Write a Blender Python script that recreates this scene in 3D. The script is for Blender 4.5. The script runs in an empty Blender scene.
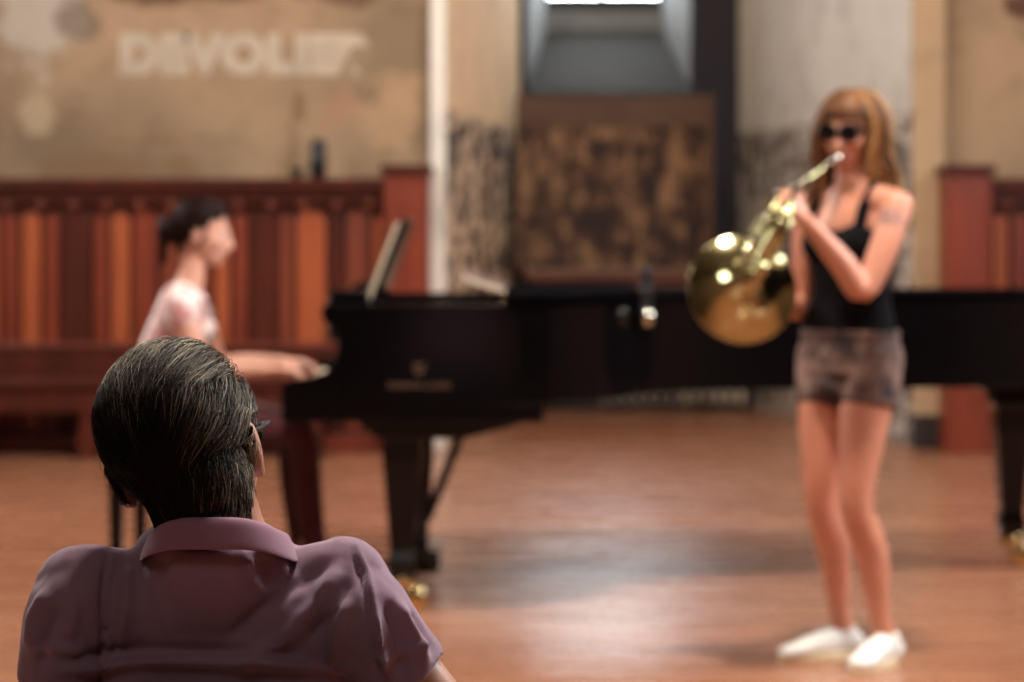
import bpy, bmesh, math, random
import numpy as np
from mathutils import Vector, Matrix, noise
from mathutils.bvhtree import BVHTree

random.seed(7)
rng = np.random.default_rng(11)
S = bpy.context.scene
C = S.collection
F = 85 / 36 * 1024            # focal length in pixels
HZ, CAMZ = 232.0, 1.25        # horizon row, eye height

# ------------------------------------------------------------------ camera, light, exposure
cd = bpy.data.cameras.new('camera')
cam = bpy.data.objects.new('camera', cd)
C.objects.link(cam)
cam.location = (0, 0, CAMZ)
cam.rotation_euler = (math.pi / 2, 0, 0)
cd.lens = 85
cd.sensor_width = 36
cd.shift_y = -(341 - HZ) / 1024
cd.clip_end = 100
cd.dof.use_dof = True
cd.dof.focus_distance = 2.58
cd.dof.aperture_fstop = 4.4
S.camera = cam

S.view_settings.view_transform = 'Standard'
S.view_settings.look = 'None'
S.view_settings.gamma = 1
S.view_settings.use_curve_mapping = False
S.view_settings.exposure = -0.18

S.cycles.use_denoising = True
S.cycles.max_bounces = 6
S.cycles.sample_clamp_indirect = 6

W = bpy.data.worlds.new('world')
S.world = W
W.use_nodes = True
W.node_tree.nodes['Background'].inputs[0].default_value = (0.9, 0.75, 0.6, 1)
W.node_tree.nodes['Background'].inputs[1].default_value = 0.0


def area(name, loc, target, sx, sy, power, col):
    l = bpy.data.lights.new(name, 'AREA')
    l.shape = 'RECTANGLE'
    l.size, l.size_y = sx, sy
    l.energy = power
    l.color = col
    o = bpy.data.objects.new(name, l)
    C.objects.link(o)
    o.location = loc
    o.rotation_euler = (Vector(target) - Vector(loc)).to_track_quat('-Z', 'Y').to_euler()
    return o


area('ceiling_lamp_light', (0.7, 5.5, 5.8), (0.7, 8.2, 0), 0.45, 0.3, 420, (1.0, 0.88, 0.76))
area('right_window_daylight', (5.3, 7.0, 3.9), (0.6, 7.4, 1.0), 2.6, 2.2, 330, (0.90, 0.94, 1.0))
area('left_window_daylight', (-4.8, 9.5, 4.0), (-1.0, 8.6, 1.0), 2.4, 2.2, 130, (1.0, 0.86, 0.70))
area('front_lamp_light', (0.4, 11.5, 5.7), (0.3, 14.5, 1.4), 2.4, 0.8, 170, (1.0, 0.82, 0.64))
area('audience_lamp_light', (0.6, 3.9, 4.4), (-0.35, 2.7, 1.0), 0.8, 0.6, 100, (0.98, 0.92, 0.92))
area('rear_lamp_light', (-0.8, -1.2, 4.6), (-0.3, 2.6, 0.9), 1.6, 1.0, 30, (1.0, 0.86, 0.80))  # soft fill added behind the camera to lift the seated man's back
area('niche_window_daylight', (0.86, 18.35, 3.9), (0.86, 15.0, 1.6), 0.9, 1.7, 14, (0.9, 0.96, 1.0))


# ------------------------------------------------------------------ small helpers
def P(px, py, Y):
    return Vector(((px - 512) * Y / F, Y, CAMZ - (py - HZ) * Y / F))


def lin(r, g, b):
    f = lambda c: (c / 255) / 12.92 if c / 255 <= 0.04045 else ((c / 255 + 0.055) / 1.055) ** 2.4
    return (f(r), f(g), f(b), 1)


class NT:
    def __init__(s, name):
        s.m = bpy.data.materials.new(name)
        s.m.use_nodes = True
        s.t = s.m.node_tree
        s.b = s.t.nodes['Principled BSDF']

    def n(s, kind, **kw):
        nd = s.t.nodes.new(kind)
        for k, v in kw.items():
            if k in ('operation', 'blend_type', 'data_type', 'wave_type', 'bands_direction', 'feature', 'attribute_name', 'noise_dimensions'):
                setattr(nd, k, v)
            else:
                nd.inputs[k.replace('_', ' ') if k.replace('_', ' ') in nd.inputs else k].default_value = v
        return nd

    def l(s, a, b):
        s.t.links.new(a, b)

    def coords(s, scale=(1, 1, 1), kind='Object'):
        tc = s.n('ShaderNodeTexCoord')
        mp = s.n('ShaderNodeMapping')
        mp.inputs['Scale'].default_value = scale
        s.l(tc.outputs[kind], mp.inputs[0])
        return mp.outputs[0]

    def noise(s, vec, scale, detail=4, rough=0.55):
        nd = s.n('ShaderNodeTexNoise')
        nd.inputs['Scale'].default_value = scale
        nd.inputs['Detail'].default_value = detail
        nd.inputs['Roughness'].default_value = rough
        s.l(vec, nd.inputs['Vector'])
        return nd.outputs['Fac']

    def ramp(s, fac, stops):
        r = s.n('ShaderNodeValToRGB')
        e = r.color_ramp.elements
        while len(e) < len(stops):
            e.new(0.5)
        for i, (p, c) in enumerate(stops):
            e[i].position = p
            e[i].color = c if len(c) == 4 else (*c, 1)
        s.l(fac, r.inputs[0])
        return r.outputs[0]

    def mix(s, fac, a, b):
        m = s.n('ShaderNodeMix', data_type='RGBA')
        for sock, v in ((m.inputs[0], fac), (m.inputs[6], a), (m.inputs[7], b)):
            if isinstance(v, (int, float)) or isinstance(v, tuple):
                sock.default_value = v
            else:
                s.l(v, sock)
        return m.outputs[2]

    def math(s, op, a, b=0.0):
        m = s.n('ShaderNodeMath', operation=op)
        for sock, v in ((m.inputs[0], a), (m.inputs[1], b)):
            if isinstance(v, (int, float)):
                sock.default_value = v
            else:
                s.l(v, sock)
        return m.outputs[0]

    def bump(s, h, strength=0.2, dist=0.01):
        b = s.n('ShaderNodeBump')
        b.inputs['Strength'].default_value = strength
        b.inputs['Distance'].default_value = dist
        s.l(h, b.inputs['Height'])
        s.l(b.outputs[0], s.b.inputs['Normal'])

    def base(s, c):
        if isinstance(c, tuple):
            s.b.inputs['Base Color'].default_value = c
        else:
            s.l(c, s.b.inputs['Base Color'])

    def rough(s, r):
        if isinstance(r, (int, float)):
            s.b.inputs['Roughness'].default_value = r
        else:
            s.l(r, s.b.inputs['Roughness'])


def simple(name, col, rough=0.5, metal=0.0, nscale=30, var=0.15, bump=0.0, coat=0.0):
    m = NT(name)
    v = m.coords()
    f = m.noise(v, nscale)
    a = tuple(c * (1 - var) for c in col[:3]) + (1,)
    b = tuple(min(1, c * (1 + var)) for c in col[:3]) + (1,)
    m.base(m.ramp(f, [(0.3, a), (0.7, b)]))
    m.rough(rough)
    m.b.inputs['Metallic'].default_value = metal
    m.b.inputs['Coat Weight'].default_value = coat
    if bump:
        m.bump(f, bump, 0.004)
    return m.m


def wood(name, dark, light, scale=1.0, rough=0.38, axis='Z'):
    m = NT(name)
    sc = {'Z': (14, 14, 1.2), 'X': (1.2, 14, 14)}[axis]
    v = m.coords(sc)
    f = m.noise(v, 1.3 * scale, 5, 0.6)
    f2 = m.noise(m.coords((1, 1, 1)), 1.7, 2)
    fac = m.math('ADD', m.math('MULTIPLY', f, 0.7), m.math('MULTIPLY', f2, 0.3))
    m.base(m.ramp(fac, [(0.33, dark), (0.66, light)]))
    m.rough(rough)
    m.bump(f, 0.08, 0.003)
    return m.m


# ------------------------------------------------------------------ materials
def plaster(name, c1, c2, c3, dirt=None):
    m = NT(name)
    v = m.coords((1, 1, 1))
    big = m.noise(v, 0.8, 5, 0.6)
    mid = m.noise(v, 3.2, 6, 0.65)
    col = m.ramp(big, [(0.32, c1), (0.5, c2), (0.7, c3)])
    col = m.mix(m.ramp(mid, [(0.50, (0, 0, 0)), (0.68, (0.6, 0.6, 0.6))]), col, tuple(c * 0.6 for c in c1[:3]) + (1,))
    if dirt:      # remains of painted ornament on the lower part of the wall
        top, dcol, dlight = dirt
        tc = m.n('ShaderNodeTexCoord')
        sp = m.n('ShaderNodeSeparateXYZ')
        m.l(tc.outputs['Object'], sp.inputs[0])
        vv = m.coords((5, 5, 2.0))
        pat = m.noise(vv, 1.3, 5, 0.75)
        pat2 = m.noise(m.coords((3, 3, 9)), 1.5, 3, 0.6)
        p = m.math('ADD', m.math('MULTIPLY', pat, 0.6), m.math('MULTIPLY', pat2, 0.4))
        mask = m.ramp(p, [(0.475, (0, 0, 0)), (0.515, (1, 1, 1))])
        edge = m.math('SUBTRACT', top, sp.outputs['Z'])
        edge = m.math('MULTIPLY', edge, 18.0)
        e = m.n('ShaderNodeClamp')
        m.l(edge, e.inputs[0])
        col = m.mix(m.math('MULTIPLY', e.outputs[0], 0.55), col, dlight)
        col = m.mix(m.math('MULTIPLY', mask, e.outputs[0]), col, dcol)
    m.base(col)
    m.rough(0.9)
    m.bump(mid, 0.25, 0.01)
    return m.m


def wall_front_mat():
    m = NT('ochre_plaster')
    v = m.coords((1, 1, 1))
    big = m.noise(v, 0.9, 4, 0.55)
    mid = m.noise(v, 3.0, 6, 0.7)
    col = m.ramp(big, [(0.35, lin(124, 104, 82)), (0.52, lin(152, 126, 100)), (0.68, lin(166, 138, 110))])
    col = m.mix(m.ramp(mid, [(0.52, (0, 0, 0)), (0.66, (0.45, 0.45, 0.45))]), col, lin(104, 82, 62))
    # patches with their own place: grey bare plaster, dark stains
    tc = m.n('ShaderNodeTexCoord')
    for (x, z, rx, rz, c, k) in ((-2.75, 2.5, 0.28, 0.34, lin(176, 166, 152), 0.9), (-2.52, 2.47, 0.14, 0.13, lin(88, 68, 50), 0.6),
                                 (-2.75, 1.93, 0.12, 0.16, lin(178, 158, 130), 0.7), (-2.35, 1.62, 0.5, 0.12, lin(122, 92, 62), 0.6),
                                 (-1.85, 2.62, 0.55, 0.07, lin(92, 66, 48), 0.9), (-0.98, 2.62, 0.28, 0.09, lin(96, 68, 52), 0.9),
                                 (-0.70, 1.95, 0.22, 0.22, lin(176, 144, 110), 0.6), (-1.24, 1.97, 0.05, 0.10, lin(120, 92, 64), 0.8),
                                 (-0.98, 2.0, 0.10, 0.14, lin(158, 116, 92), 0.6), (-1.27, 1.75, 0.03, 0.25, lin(124, 90, 60), 0.6),
                                 (2.96, 2.55, 0.10, 0.10, lin(84, 52, 38), 0.95), (-2.05, 1.78, 0.4, 0.03, lin(132, 98, 66), 0.5)):
        mp = m.n('ShaderNodeMapping')
        mp.inputs['Location'].default_value = (-x / rx, 0, -z / rz)
        mp.inputs['Scale'].default_value = (1 / rx, 0, 1 / rz)
        m.l(tc.outputs['Object'], mp.inputs[0])
        ln = m.n('ShaderNodeVectorMath', operation='LENGTH')
        m.l(mp.outputs[0], ln.inputs[0])
        d = m.math('ADD', ln.outputs['Value'], m.math('MULTIPLY', m.math('SUBTRACT', mid, 0.5), 3.6))
        f = m.ramp(d, [(0.6, (k, k, k)), (1.0, (0, 0, 0))])
        col = m.mix(f, col, c)
    m.base(col)
    m.rough(0.92)
    m.bump(mid, 0.3, 0.012)
    return m.m


def floor_mat():
    m = NT('polished_red_boards')
    v = m.coords((1, 1, 1))
    br = m.n('ShaderNodeTexBrick')
    br.inputs['Scale'].default_value = 1.0
    br.inputs['Brick Width'].default_value = 1.9
    br.inputs['Row Height'].default_value = 0.14
    br.inputs['Mortar Size'].default_value = 0.003
    br.inputs['Color1'].default_value = lin(160, 108, 80)
    br.inputs['Color2'].default_value = lin(140, 90, 66)
    br.inputs['Mortar'].default_value = lin(96, 56, 40)
    br.offset = 0.37
    m.l(v, br.inputs['Vector'])
    g = m.noise(m.coords((1.0, 6, 1)), 1.6, 4)
    col = m.mix(m.ramp(g, [(0.35, (0, 0, 0)), (0.7, (0.6, 0.6, 0.6))]), br.outputs['Color'], lin(172, 122, 94))
    m.base(col)
    rn = m.noise(m.coords((1, 3, 1)), 2.3, 3)
    m.rough(m.ramp(rn, [(0.3, (0.20,) * 3), (0.7, (0.34,) * 3)]))
    m.b.inputs['Specular IOR Level'].default_value = 0.5
    w = m.noise(m.coords((0.5, 2.5, 1)), 2.0, 2)
    m.bump(w, 0.10, 0.02)
    return m.m


def skin_mat(name, c, tattoo=None):
    m = NT(name)
    f = m.noise(m.coords(), 18, 4)
    col = m.ramp(f, [(0.3, tuple(x * 0.86 for x in c[:3]) + (1,)), (0.7, c)])
    if tattoo:
        tc = m.n('ShaderNodeTexCoord')
        ln = m.n('ShaderNodeVectorMath', operation='DISTANCE')
        m.l(tc.outputs['Object'], ln.inputs[0])
        ln.inputs[1].default_value = tattoo
        d = m.math('ADD', ln.outputs['Value'], m.math('MULTIPLY', m.math('SUBTRACT', m.noise(m.coords(), 60, 3), 0.5), 0.07))
        col = m.mix(m.ramp(d, [(0.028, (0.75,) * 3), (0.045, (0, 0, 0))]), col, lin(70, 66, 80))
    m.base(col)
    m.rough(0.42)
    m.b.inputs['Subsurface Weight'].default_value = 0.12
    m.b.inputs['Subsurface Radius'].default_value = (0.01, 0.004, 0.002)
    m.bump(m.noise(m.coords(), 260, 2), 0.08, 0.001)
    return m.m


def fabric(name, c, var=0.12, weave=900, rough=0.85):
    m = NT(name)
    v = m.coords()
    f = m.noise(v, 9, 4)
    ch = m.n('ShaderNodeTexVoronoi')
    ch.inputs['Scale'].default_value = weave
    m.l(v, ch.inputs['Vector'])
    col = m.ramp(f, [(0.3, tuple(x * (1 - var) for x in c[:3]) + (1,)), (0.7, tuple(min(1, x * (1 + var)) for x in c[:3]) + (1,))])
    m.base(col)
    m.rough(rough)
    m.b.inputs['Sheen Weight'].default_value = 0.25
    m.bump(ch.outputs['Distance'], 0.25, 0.0008)
    return m.m


def hair_mat(name, stops, rough=0.5):
    m = NT(name)
    a = m.t.nodes.new('ShaderNodeAttribute')
    a.attribute_name = 'tone'
    m.base(m.ramp(a.outputs['Fac'], stops))
    m.rough(rough)
    m.b.inputs['Specular IOR Level'].default_value = 0.22
    return m.m


def emis(name, col, strength):
    m = NT(name)
    m.base((0, 0, 0, 1))
    m.b.inputs['Emission Color'].default_value = col
    m.b.inputs['Emission Strength'].default_value = strength
    return m.m


def shorts_mat():
    m = NT('patterned_denim')
    v = m.coords((1, 1, 1))
    f = m.noise(v, 11, 3, 0.6)
    m.base(m.ramp(f, [(0.38, lin(48, 38, 38)), (0.5, lin(104, 80, 72)), (0.66, lin(150, 122, 112))]))
    m.rough(0.85)
    m.bump(m.noise(v, 120, 3), 0.2, 0.002)
    return m.m


def panel_mat():
    m = NT('brown_painted_cloth')
    v = m.coords((5.5, 1, 1.5))
    a = m.noise(v, 1.9, 5, 0.7)
    b = m.noise(m.coords((3, 1, 4)), 2.2, 4, 0.6)
    f = m.math('ADD', m.math('MULTIPLY', a, 0.6), m.math('MULTIPLY', b, 0.4))
    m.base(m.ramp(f, [(0.44, lin(38, 24, 19)), (0.50, lin(80, 54, 40)), (0.57, lin(132, 100, 72))]))
    m.rough(0.85)
    m.bump(a, 0.2, 0.005)
    return m.m


M = dict(
    front=wall_front_mat(),
    side=plaster('warm_side_plaster', lin(96, 74, 58), lin(108, 84, 66), lin(120, 96, 76)),
    rear=plaster('dim_rear_plaster', lin(70, 52, 42), lin(82, 60, 48), lin(92, 70, 54)),
    ceil=plaster('ceiling_plaster', lin(92, 80, 68), lin(104, 92, 78), lin(116, 102, 88)),
    splay_l=plaster('cream_splay_plaster', lin(226, 192, 152), lin(234, 200, 160), lin(238, 206, 168), (1.99, lin(48, 34, 27), lin(210, 180, 154))),
    splay_r=plaster('grey_splay_plaster', lin(196, 194, 190), lin(206, 204, 200), lin(214, 212, 208), (1.99, lin(96, 86, 80), lin(184, 174, 164))),
    white=plaster('white_limewash', lin(205, 200, 190), lin(218, 212, 202), lin(226, 220, 210)),
    cream=plaster('cream_plaster', lin(166, 138, 108), lin(180, 152, 120), lin(188, 160, 128)),
    sill=plaster('grey_stone', lin(26, 23, 20), lin(34, 31, 27), lin(56, 52, 46)),
    reveal=plaster('grey_white_limewash', lin(120, 122, 122), lin(136, 138, 138), lin(148, 150, 150)),
    navy=simple('dark_navy_paint', lin(34, 32, 44), 0.8),
    floor=floor_mat(),
    wood_mid=wood('red_brown_wood', lin(98, 37, 21), lin(134, 55, 31)),
    wood_dark=wood('dark_red_wood', lin(58, 23, 15), lin(86, 35, 22)),
    wood_light=wood('orange_wood', lin(142, 68, 37), lin(172, 88, 50)),
    wood_warm=wood('warm_brown_wood', lin(94, 42, 26), lin(130, 60, 37)),
    wood_x=wood('red_bench_wood', lin(62, 26, 18), lin(90, 38, 26), axis='X'),
    black=simple('black_piano_lacquer', (0.0025, 0.002, 0.0025, 1), 0.12),
    blackmat=simple('black_satin', (0.008, 0.007, 0.008, 1), 0.45),
    gold=simple('gold_plate_paint', lin(150, 112, 60), 0.35, 0.8),
    brass=simple('polished_brass', lin(214, 188, 136), 0.12, 1.0, var=0.05),
    horn=simple('lacquered_horn_brass', lin(180, 172, 126), 0.12, 1.0, nscale=5, var=0.06),
    silver=simple('nickel_silver', lin(214, 208, 190), 0.12, 1.0, var=0.04),
    goldleaf=simple('worn_gold_leaf', lin(112, 84, 62), 0.6, 0.2),
    paper=simple('off_white_paper', lin(226, 214, 190), 0.8, var=0.04),
    white_cloth=simple('white_cotton', lin(236, 230, 222), 0.9, var=0.04, bump=0.2),
    redfelt=simple('red_felt', lin(110, 22, 18), 0.95),
    string=simple('steel_strings', lin(160, 150, 136), 0.3, 0.9),
    redbook=simple('red_brown_leather', lin(120, 52, 34), 0.5),
    skin_m=skin_mat('skin_of_listener', lin(206, 150, 122)),
    skin_w=skin_mat('skin_of_horn_player', lin(214, 146, 118), tuple(P(891, 222, 6.86))),
    skin_p=skin_mat('skin_of_pianist', lin(226, 168, 146)),
    polo=fabric('mauve_pique', lin(150, 118, 136)),
    polo_collar=fabric('mauve_rib', lin(156, 108, 128), weave=1400),
    tank=simple('black_jersey', (0.004, 0.0035, 0.005, 1), 0.9),
    shorts=shorts_mat(),
    blouse=None,
    maroon=fabric('maroon_twill', lin(74, 20, 30)),
    navycloth=fabric('dark_trouser_cloth', lin(36, 36, 46)),
    shoe=simple('white_canvas', lin(236, 234, 226), 0.7, var=0.03, bump=0.1),
    sole=simple('cream_rubber', lin(232, 214, 176), 0.6, var=0.04),
    glassdark=simple('dark_lens', (0.006, 0.004, 0.006, 1), 0.08, var=0.0),
    tort=simple('dark_tortoise', lin(26, 14, 12), 0.55, nscale=60, var=0.5),
    eyewhite=simple('eye_white', lin(226, 218, 210), 0.2, var=0.02),
    lip=simple('lip_skin', lin(182, 92, 84), 0.4),
    hair_m=hair_mat('greying_dark_hair', [(0.0, lin(14, 11, 11)), (0.4, lin(34, 27, 24)), (0.7, lin(126, 114, 96)), (1.0, lin(220, 206, 178))]),
    hair_w=hair_mat('honey_blonde_hair', [(0.0, lin(52, 28, 18)), (0.5, lin(122, 78, 44)), (1.0, lin(196, 150, 96))]),
    hair_p=hair_mat('dark_brown_hair', [(0.0, lin(16, 8, 8)), (0.6, lin(38, 18, 15)), (1.0, lin(80, 42, 30))]),
    inscr=simple('pale_wall_paint', lin(176, 160, 142), 0.9, nscale=6, var=0.12),
    panel=panel_mat(),
    panelframe=simple('brown_board', lin(76, 52, 36), 0.7, nscale=4),
    altar=wood('altar_wood', lin(80, 44, 30), lin(110, 64, 44), axis='X'),
    lidblack=simple('black_lid_lacquer', (0.0025, 0.002, 0.0025, 1), 0.85),
    grille=simple('pale_metal_fins', lin(196, 184, 166), 0.5),
    darkbox=simple('dark_brown_paint', lin(36, 26, 22), 0.7),
    pane=emis('bright_window_glass', (0.92, 0.97, 1.0, 1), 16.0),
    winblack=simple('black_window_bars', lin(16, 14, 16), 0.6),
    blackplastic=simple('black_plastic', (0.006, 0.006, 0.010, 1), 0.4),
    leather=simple('black_leather', (0.01, 0.009, 0.01, 1), 0.42, bump=0.15),
)


for k_, sp in (('black', .3), ('lidblack', .06), ('hair_p', .08), ('tort', .2), ('tank', .15), ('blackmat', .3), ('leather', .3), ('wood_dark', .3), ('wood_x', .3)):
    M[k_].node_tree.nodes['Principled BSDF'].inputs['Specular IOR Level'].default_value = sp


M['lidblack'].node_tree.nodes['Principled BSDF'].inputs['IOR'].default_value = 1.06


def blouse_mat():
    m = NT('white_floral_cotton')
    f = m.noise(m.coords(), 14, 3, 0.6)
    m.base(m.ramp(f, [(0.42, lin(196, 140, 138)), (0.52, lin(228, 206, 202)), (0.6, lin(240, 230, 226))]))
    m.rough(0.85)
    return m.m


M['blouse'] = blouse_mat()


# ------------------------------------------------------------------ mesh helpers
def link(name, me, mat, parent=None, smooth=False):
    o = bpy.data.objects.new(name, me)
    C.objects.link(o)
    if mat is not None:
        me.materials.append(mat)
    if smooth:
        me.polygons.foreach_set('use_smooth', [True] * len(me.polygons))
    if parent is not None:
        o.parent = parent
        o.matrix_parent_inverse = Matrix.Translation(-parent.location)
    return o


def mk(name, bm, mat, parent=None, smooth=False, bevel=0.0):
    bmesh.ops.recalc_face_normals(bm, faces=bm.faces)
    me = bpy.data.meshes.new(name)
    bm.to_mesh(me)
    bm.free()
    o = link(name, me, mat, parent, smooth)
    if bevel:
        b = o.modifiers.new('bevel', 'BEVEL')
        b.width = bevel
        b.segments = 2
        b.limit_method = 'ANGLE'
    return o


def tag(o, label, cat, group=None):
    o['label'] = label
    o['category'] = cat
    if group:
        o['group'] = group
    return o


def thing(name, label, cat, loc, group=None):
    o = bpy.data.objects.new(name, None)
    C.objects.link(o)
    o.location = loc
    o.empty_display_size = 0.1
    return tag(o, label, cat, group)


def struct(name, bm, mat, **kw):
    o = mk(name, bm, mat, **kw)
    o['kind'] = 'structure'
    return o


def box(bm, x0, x1, y0, y1, z0, z1, mat=None):
    vs = [bm.verts.new((x, y, z)) for x in (x0, x1) for y in (y0, y1) for z in (z0, z1)]
    q = [(0, 1, 3, 2), (4, 6, 7, 5), (0, 4, 5, 1), (2, 3, 7, 6), (0, 2, 6, 4), (1, 5, 7, 3)]
    for f in q:
        bm.faces.new([vs[i] for i in f])
    if mat is not None:
        bmesh.ops.transform(bm, matrix=mat, verts=vs)
    return vs


def NB():
    return bmesh.new()


def prism(bm, pts, z0, z1, axis='Z'):
    """closed outline extruded; axis Z: pts are (x,y); axis Y: pts are (x,z) extruded from z0 to z1 in Y"""
    def mkv(p, h):
        return bm.verts.new((p[0], p[1], h)) if axis == 'Z' else bm.verts.new((p[0], h, p[1]))
    a = [mkv(p, z0) for p in pts]
    b = [mkv(p, z1) for p in pts]
    n = len(pts)
    bm.faces.new(a)
    bm.faces.new(list(reversed(b)))
    for i in range(n):
        bm.faces.new([a[i], a[(i + 1) % n], b[(i + 1) % n], b[i]])


def cr(ps, sub, closed=False):
    """Catmull-Rom resample of a list of numpy rows"""
    ps = np.array(ps, float)
    out = []
    n = len(ps)
    if n < 3 and not closed:
        for t in np.linspace(0, 1, sub + 1):
            out.append(ps[0] * (1 - t) + ps[1] * t)
        return np.array(out)
    rng_ = range(n) if closed else range(n - 1)
    for i in rng_:
        if closed:
            p0, p1, p2, p3 = ps[i - 1], ps[i], ps[(i + 1) % n], ps[(i + 2) % n]
        else:
            p1, p2 = ps[i], ps[i + 1]
            p0 = ps[i - 1] if i > 0 else 2 * p1 - p2
            p3 = ps[i + 2] if i + 2 < n else 2 * p2 - p1
        for k in range(sub):
            t = k / sub
            out.append(0.5 * ((2 * p1) + (-p0 + p2) * t + (2 * p0 - 5 * p1 + 4 * p2 - p3) * t * t + (-p0 + 3 * p1 - 3 * p2 + p3) * t ** 3))
    if not closed:
        out.append(ps[-1])
    return np.array(out)


def tube(bm, pts, rads, seg=14, sub=4, side=None, cap=True, closed=False, mat=None):
    rows = []
    for p, r in zip(pts, rads if isinstance(rads, (list, tuple)) and len(rads) == len(pts) else [rads] * len(pts)):
        a, b = (r if isinstance(r, (tuple, list)) else (r, r))
        rows.append([p[0], p[1], p[2], a, b])
    R = cr(rows, sub, closed)
    n = len(R)
    ctr = [Vector(r[:3]) for r in R]
    rr = [(max(1e-4, r[3]), max(1e-4, r[4])) for r in R]
    tan = []
    for i in range(n):
        if closed:
            t = ctr[(i + 1) % n] - ctr[i - 1]
        else:
            t = ctr[min(i + 1, n - 1)] - ctr[max(i - 1, 0)]
        tan.append(t.normalized() if t.length > 1e-9 else Vector((0, 0, 1)))
    s = Vector(side) if side is not None else (Vector((0, 0, 1)) if abs(tan[0].z) < 0.8 else Vector((1, 0, 0)))
    rings = []
    prev = s
    for i in range(n):
        ref = s if side is not None else prev
        a = ref - tan[i] * ref.dot(tan[i])
        if a.length < 1e-4:
            a = prev
        a.normalize()
        prev = a
        b = tan[i].cross(a)
        rings.append((ctr[i], a, b, rr[i][0], rr[i][1], tan[i]))
    full = []
    if cap and not closed:
        c, a, b, ra, rb, t = rings[0]
        m = min(ra, rb)
        for k in (0.97, 0.75, 0.42):
            f = math.sqrt(1 - k * k)
            full.append((c - t * m * k, a, b, ra * f, rb * f, t))
    full += rings
    if cap and not closed:
        c, a, b, ra, rb, t = rings[-1]
        m = min(ra, rb)
        for k in (0.42, 0.75, 0.97):
            f = math.sqrt(1 - k * k)
            full.append((c + t * m * k, a, b, ra * f, rb * f, t))
    vr = []
    for c, a, b, ra, rb, t in full:
        vr.append([bm.verts.new(c + a * ra * math.cos(2 * math.pi * k / seg) + b * rb * math.sin(2 * math.pi * k / seg)) for k in range(seg)])
    m = len(vr)
    for i in range(m if closed else m - 1):
        A, B = vr[i], vr[(i + 1) % m]
        for k in range(seg):
            bm.faces.new([A[k], A[(k + 1) % seg], B[(k + 1) % seg], B[k]])
    if not closed:
        bm.faces.new(list(reversed(vr[0])))
        bm.faces.new(vr[-1])
    vs = [v for r in vr for v in r]
    if mat is not None:
        bmesh.ops.transform(bm, matrix=mat, verts=vs)
    return vs


def ball(bm, c, r, mat=None, rot=None, sub=3):
    if isinstance(r, (int, float)):
        r = (r, r, r)
    res = bmesh.ops.create_icosphere(bm, subdivisions=sub, radius=1.0)
    m = Matrix.Translation(c) @ (rot.to_4x4() if rot is not None else Matrix()) @ Matrix.Diagonal((*r, 1))
    if mat is not None:
        m = mat @ m
    bmesh.ops.transform(bm, matrix=m, verts=res['verts'])
    return res['verts']


def lathe(bm, prof, seg=32, mat=None, close=True):
    """prof: (r, z) list"""
    rings = []
    vs = []
    for r, z in prof:
        ring = [bm.verts.new((r * math.cos(2 * math.pi * k / seg), r * math.sin(2 * math.pi * k / seg), z)) for k in range(seg)]
        rings.append(ring)
        vs += ring
    for A, B in zip(rings, rings[1:]):
        for k in range(seg):
            bm.faces.new([A[k], A[(k + 1) % seg], B[(k + 1) % seg], B[k]])
    if close:
        bm.faces.new(list(reversed(rings[0])))
        bm.faces.new(rings[-1])
    if mat is not None:
        bmesh.ops.transform(bm, matrix=mat, verts=vs)
    return vs


def bake(bm, voxel=0.006, smooth=6, fac=0.5):
    """fuse overlapping closed shapes into one continuous surface"""
    me = bpy.data.meshes.new('tmp')
    bm.to_mesh(me)
    bm.free()
    o = bpy.data.objects.new('tmp', me)
    C.objects.link(o)
    r = o.modifiers.new('r', 'REMESH')
    r.mode = 'VOXEL'
    r.voxel_size = voxel
    r.use_smooth_shade = True
    s = o.modifiers.new('s', 'SMOOTH')
    s.factor = fac
    s.iterations = smooth
    dg = bpy.context.evaluated_depsgraph_get()
    dg.update()
    out = bpy.data.meshes.new_from_object(o.evaluated_get(dg))
    bpy.data.objects.remove(o)
    bpy.data.meshes.remove(me)
    return out


def mesh_np(me):
    co = np.empty(len(me.vertices) * 3)
    me.vertices.foreach_get('co', co)
    no = np.empty(len(me.vertices) * 3)
    me.vertices.foreach_get('normal', no)
    return co.reshape(-1, 3), no.reshape(-1, 3)


def set_np(me, co):
    me.vertices.foreach_set('co', co.reshape(-1))
    me.update()


def keep_faces(me, pred):
    bm = bmesh.new()
    bm.from_mesh(me)
    dele = [f for f in bm.faces if not pred(f.calc_center_median())]
    bmesh.ops.delete(bm, geom=dele, context='FACES')
    bmesh.ops.delete(bm, geom=[v for v in bm.verts if not v.link_faces], context='VERTS')
    for _ in range(3):
        ed = [v for v in bm.verts if v.is_boundary]
        bmesh.ops.smooth_vert(bm, verts=ed, factor=0.5, use_axis_x=True, use_axis_y=True, use_axis_z=True)
    bm.to_mesh(me)
    bm.free()
    return me


def frame(o, x, z):
    """matrix with origin o, local x axis along x, local z near z"""
    x = Vector(x).normalized()
    z = Vector(z)
    z = (z - x * z.dot(x)).normalized()
    y = z.cross(x)
    m = Matrix((x, y, z)).transposed().to_4x4()
    m.translation = Vector(o)
    return m


def head_frame(o, fwd, roll=0.0, up=(0, 0, 1)):
    """local x right, y forward, z up"""
    y = Vector(fwd).normalized()
    z = Vector(up)
    z = (z - y * z.dot(y)).normalized()
    x = y.cross(z)
    m = Matrix((x, y, z)).transposed().to_4x4()
    m = m @ Matrix.Rotation(roll, 4, 'Y')
    m.translation = Vector(o)
    return m


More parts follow.
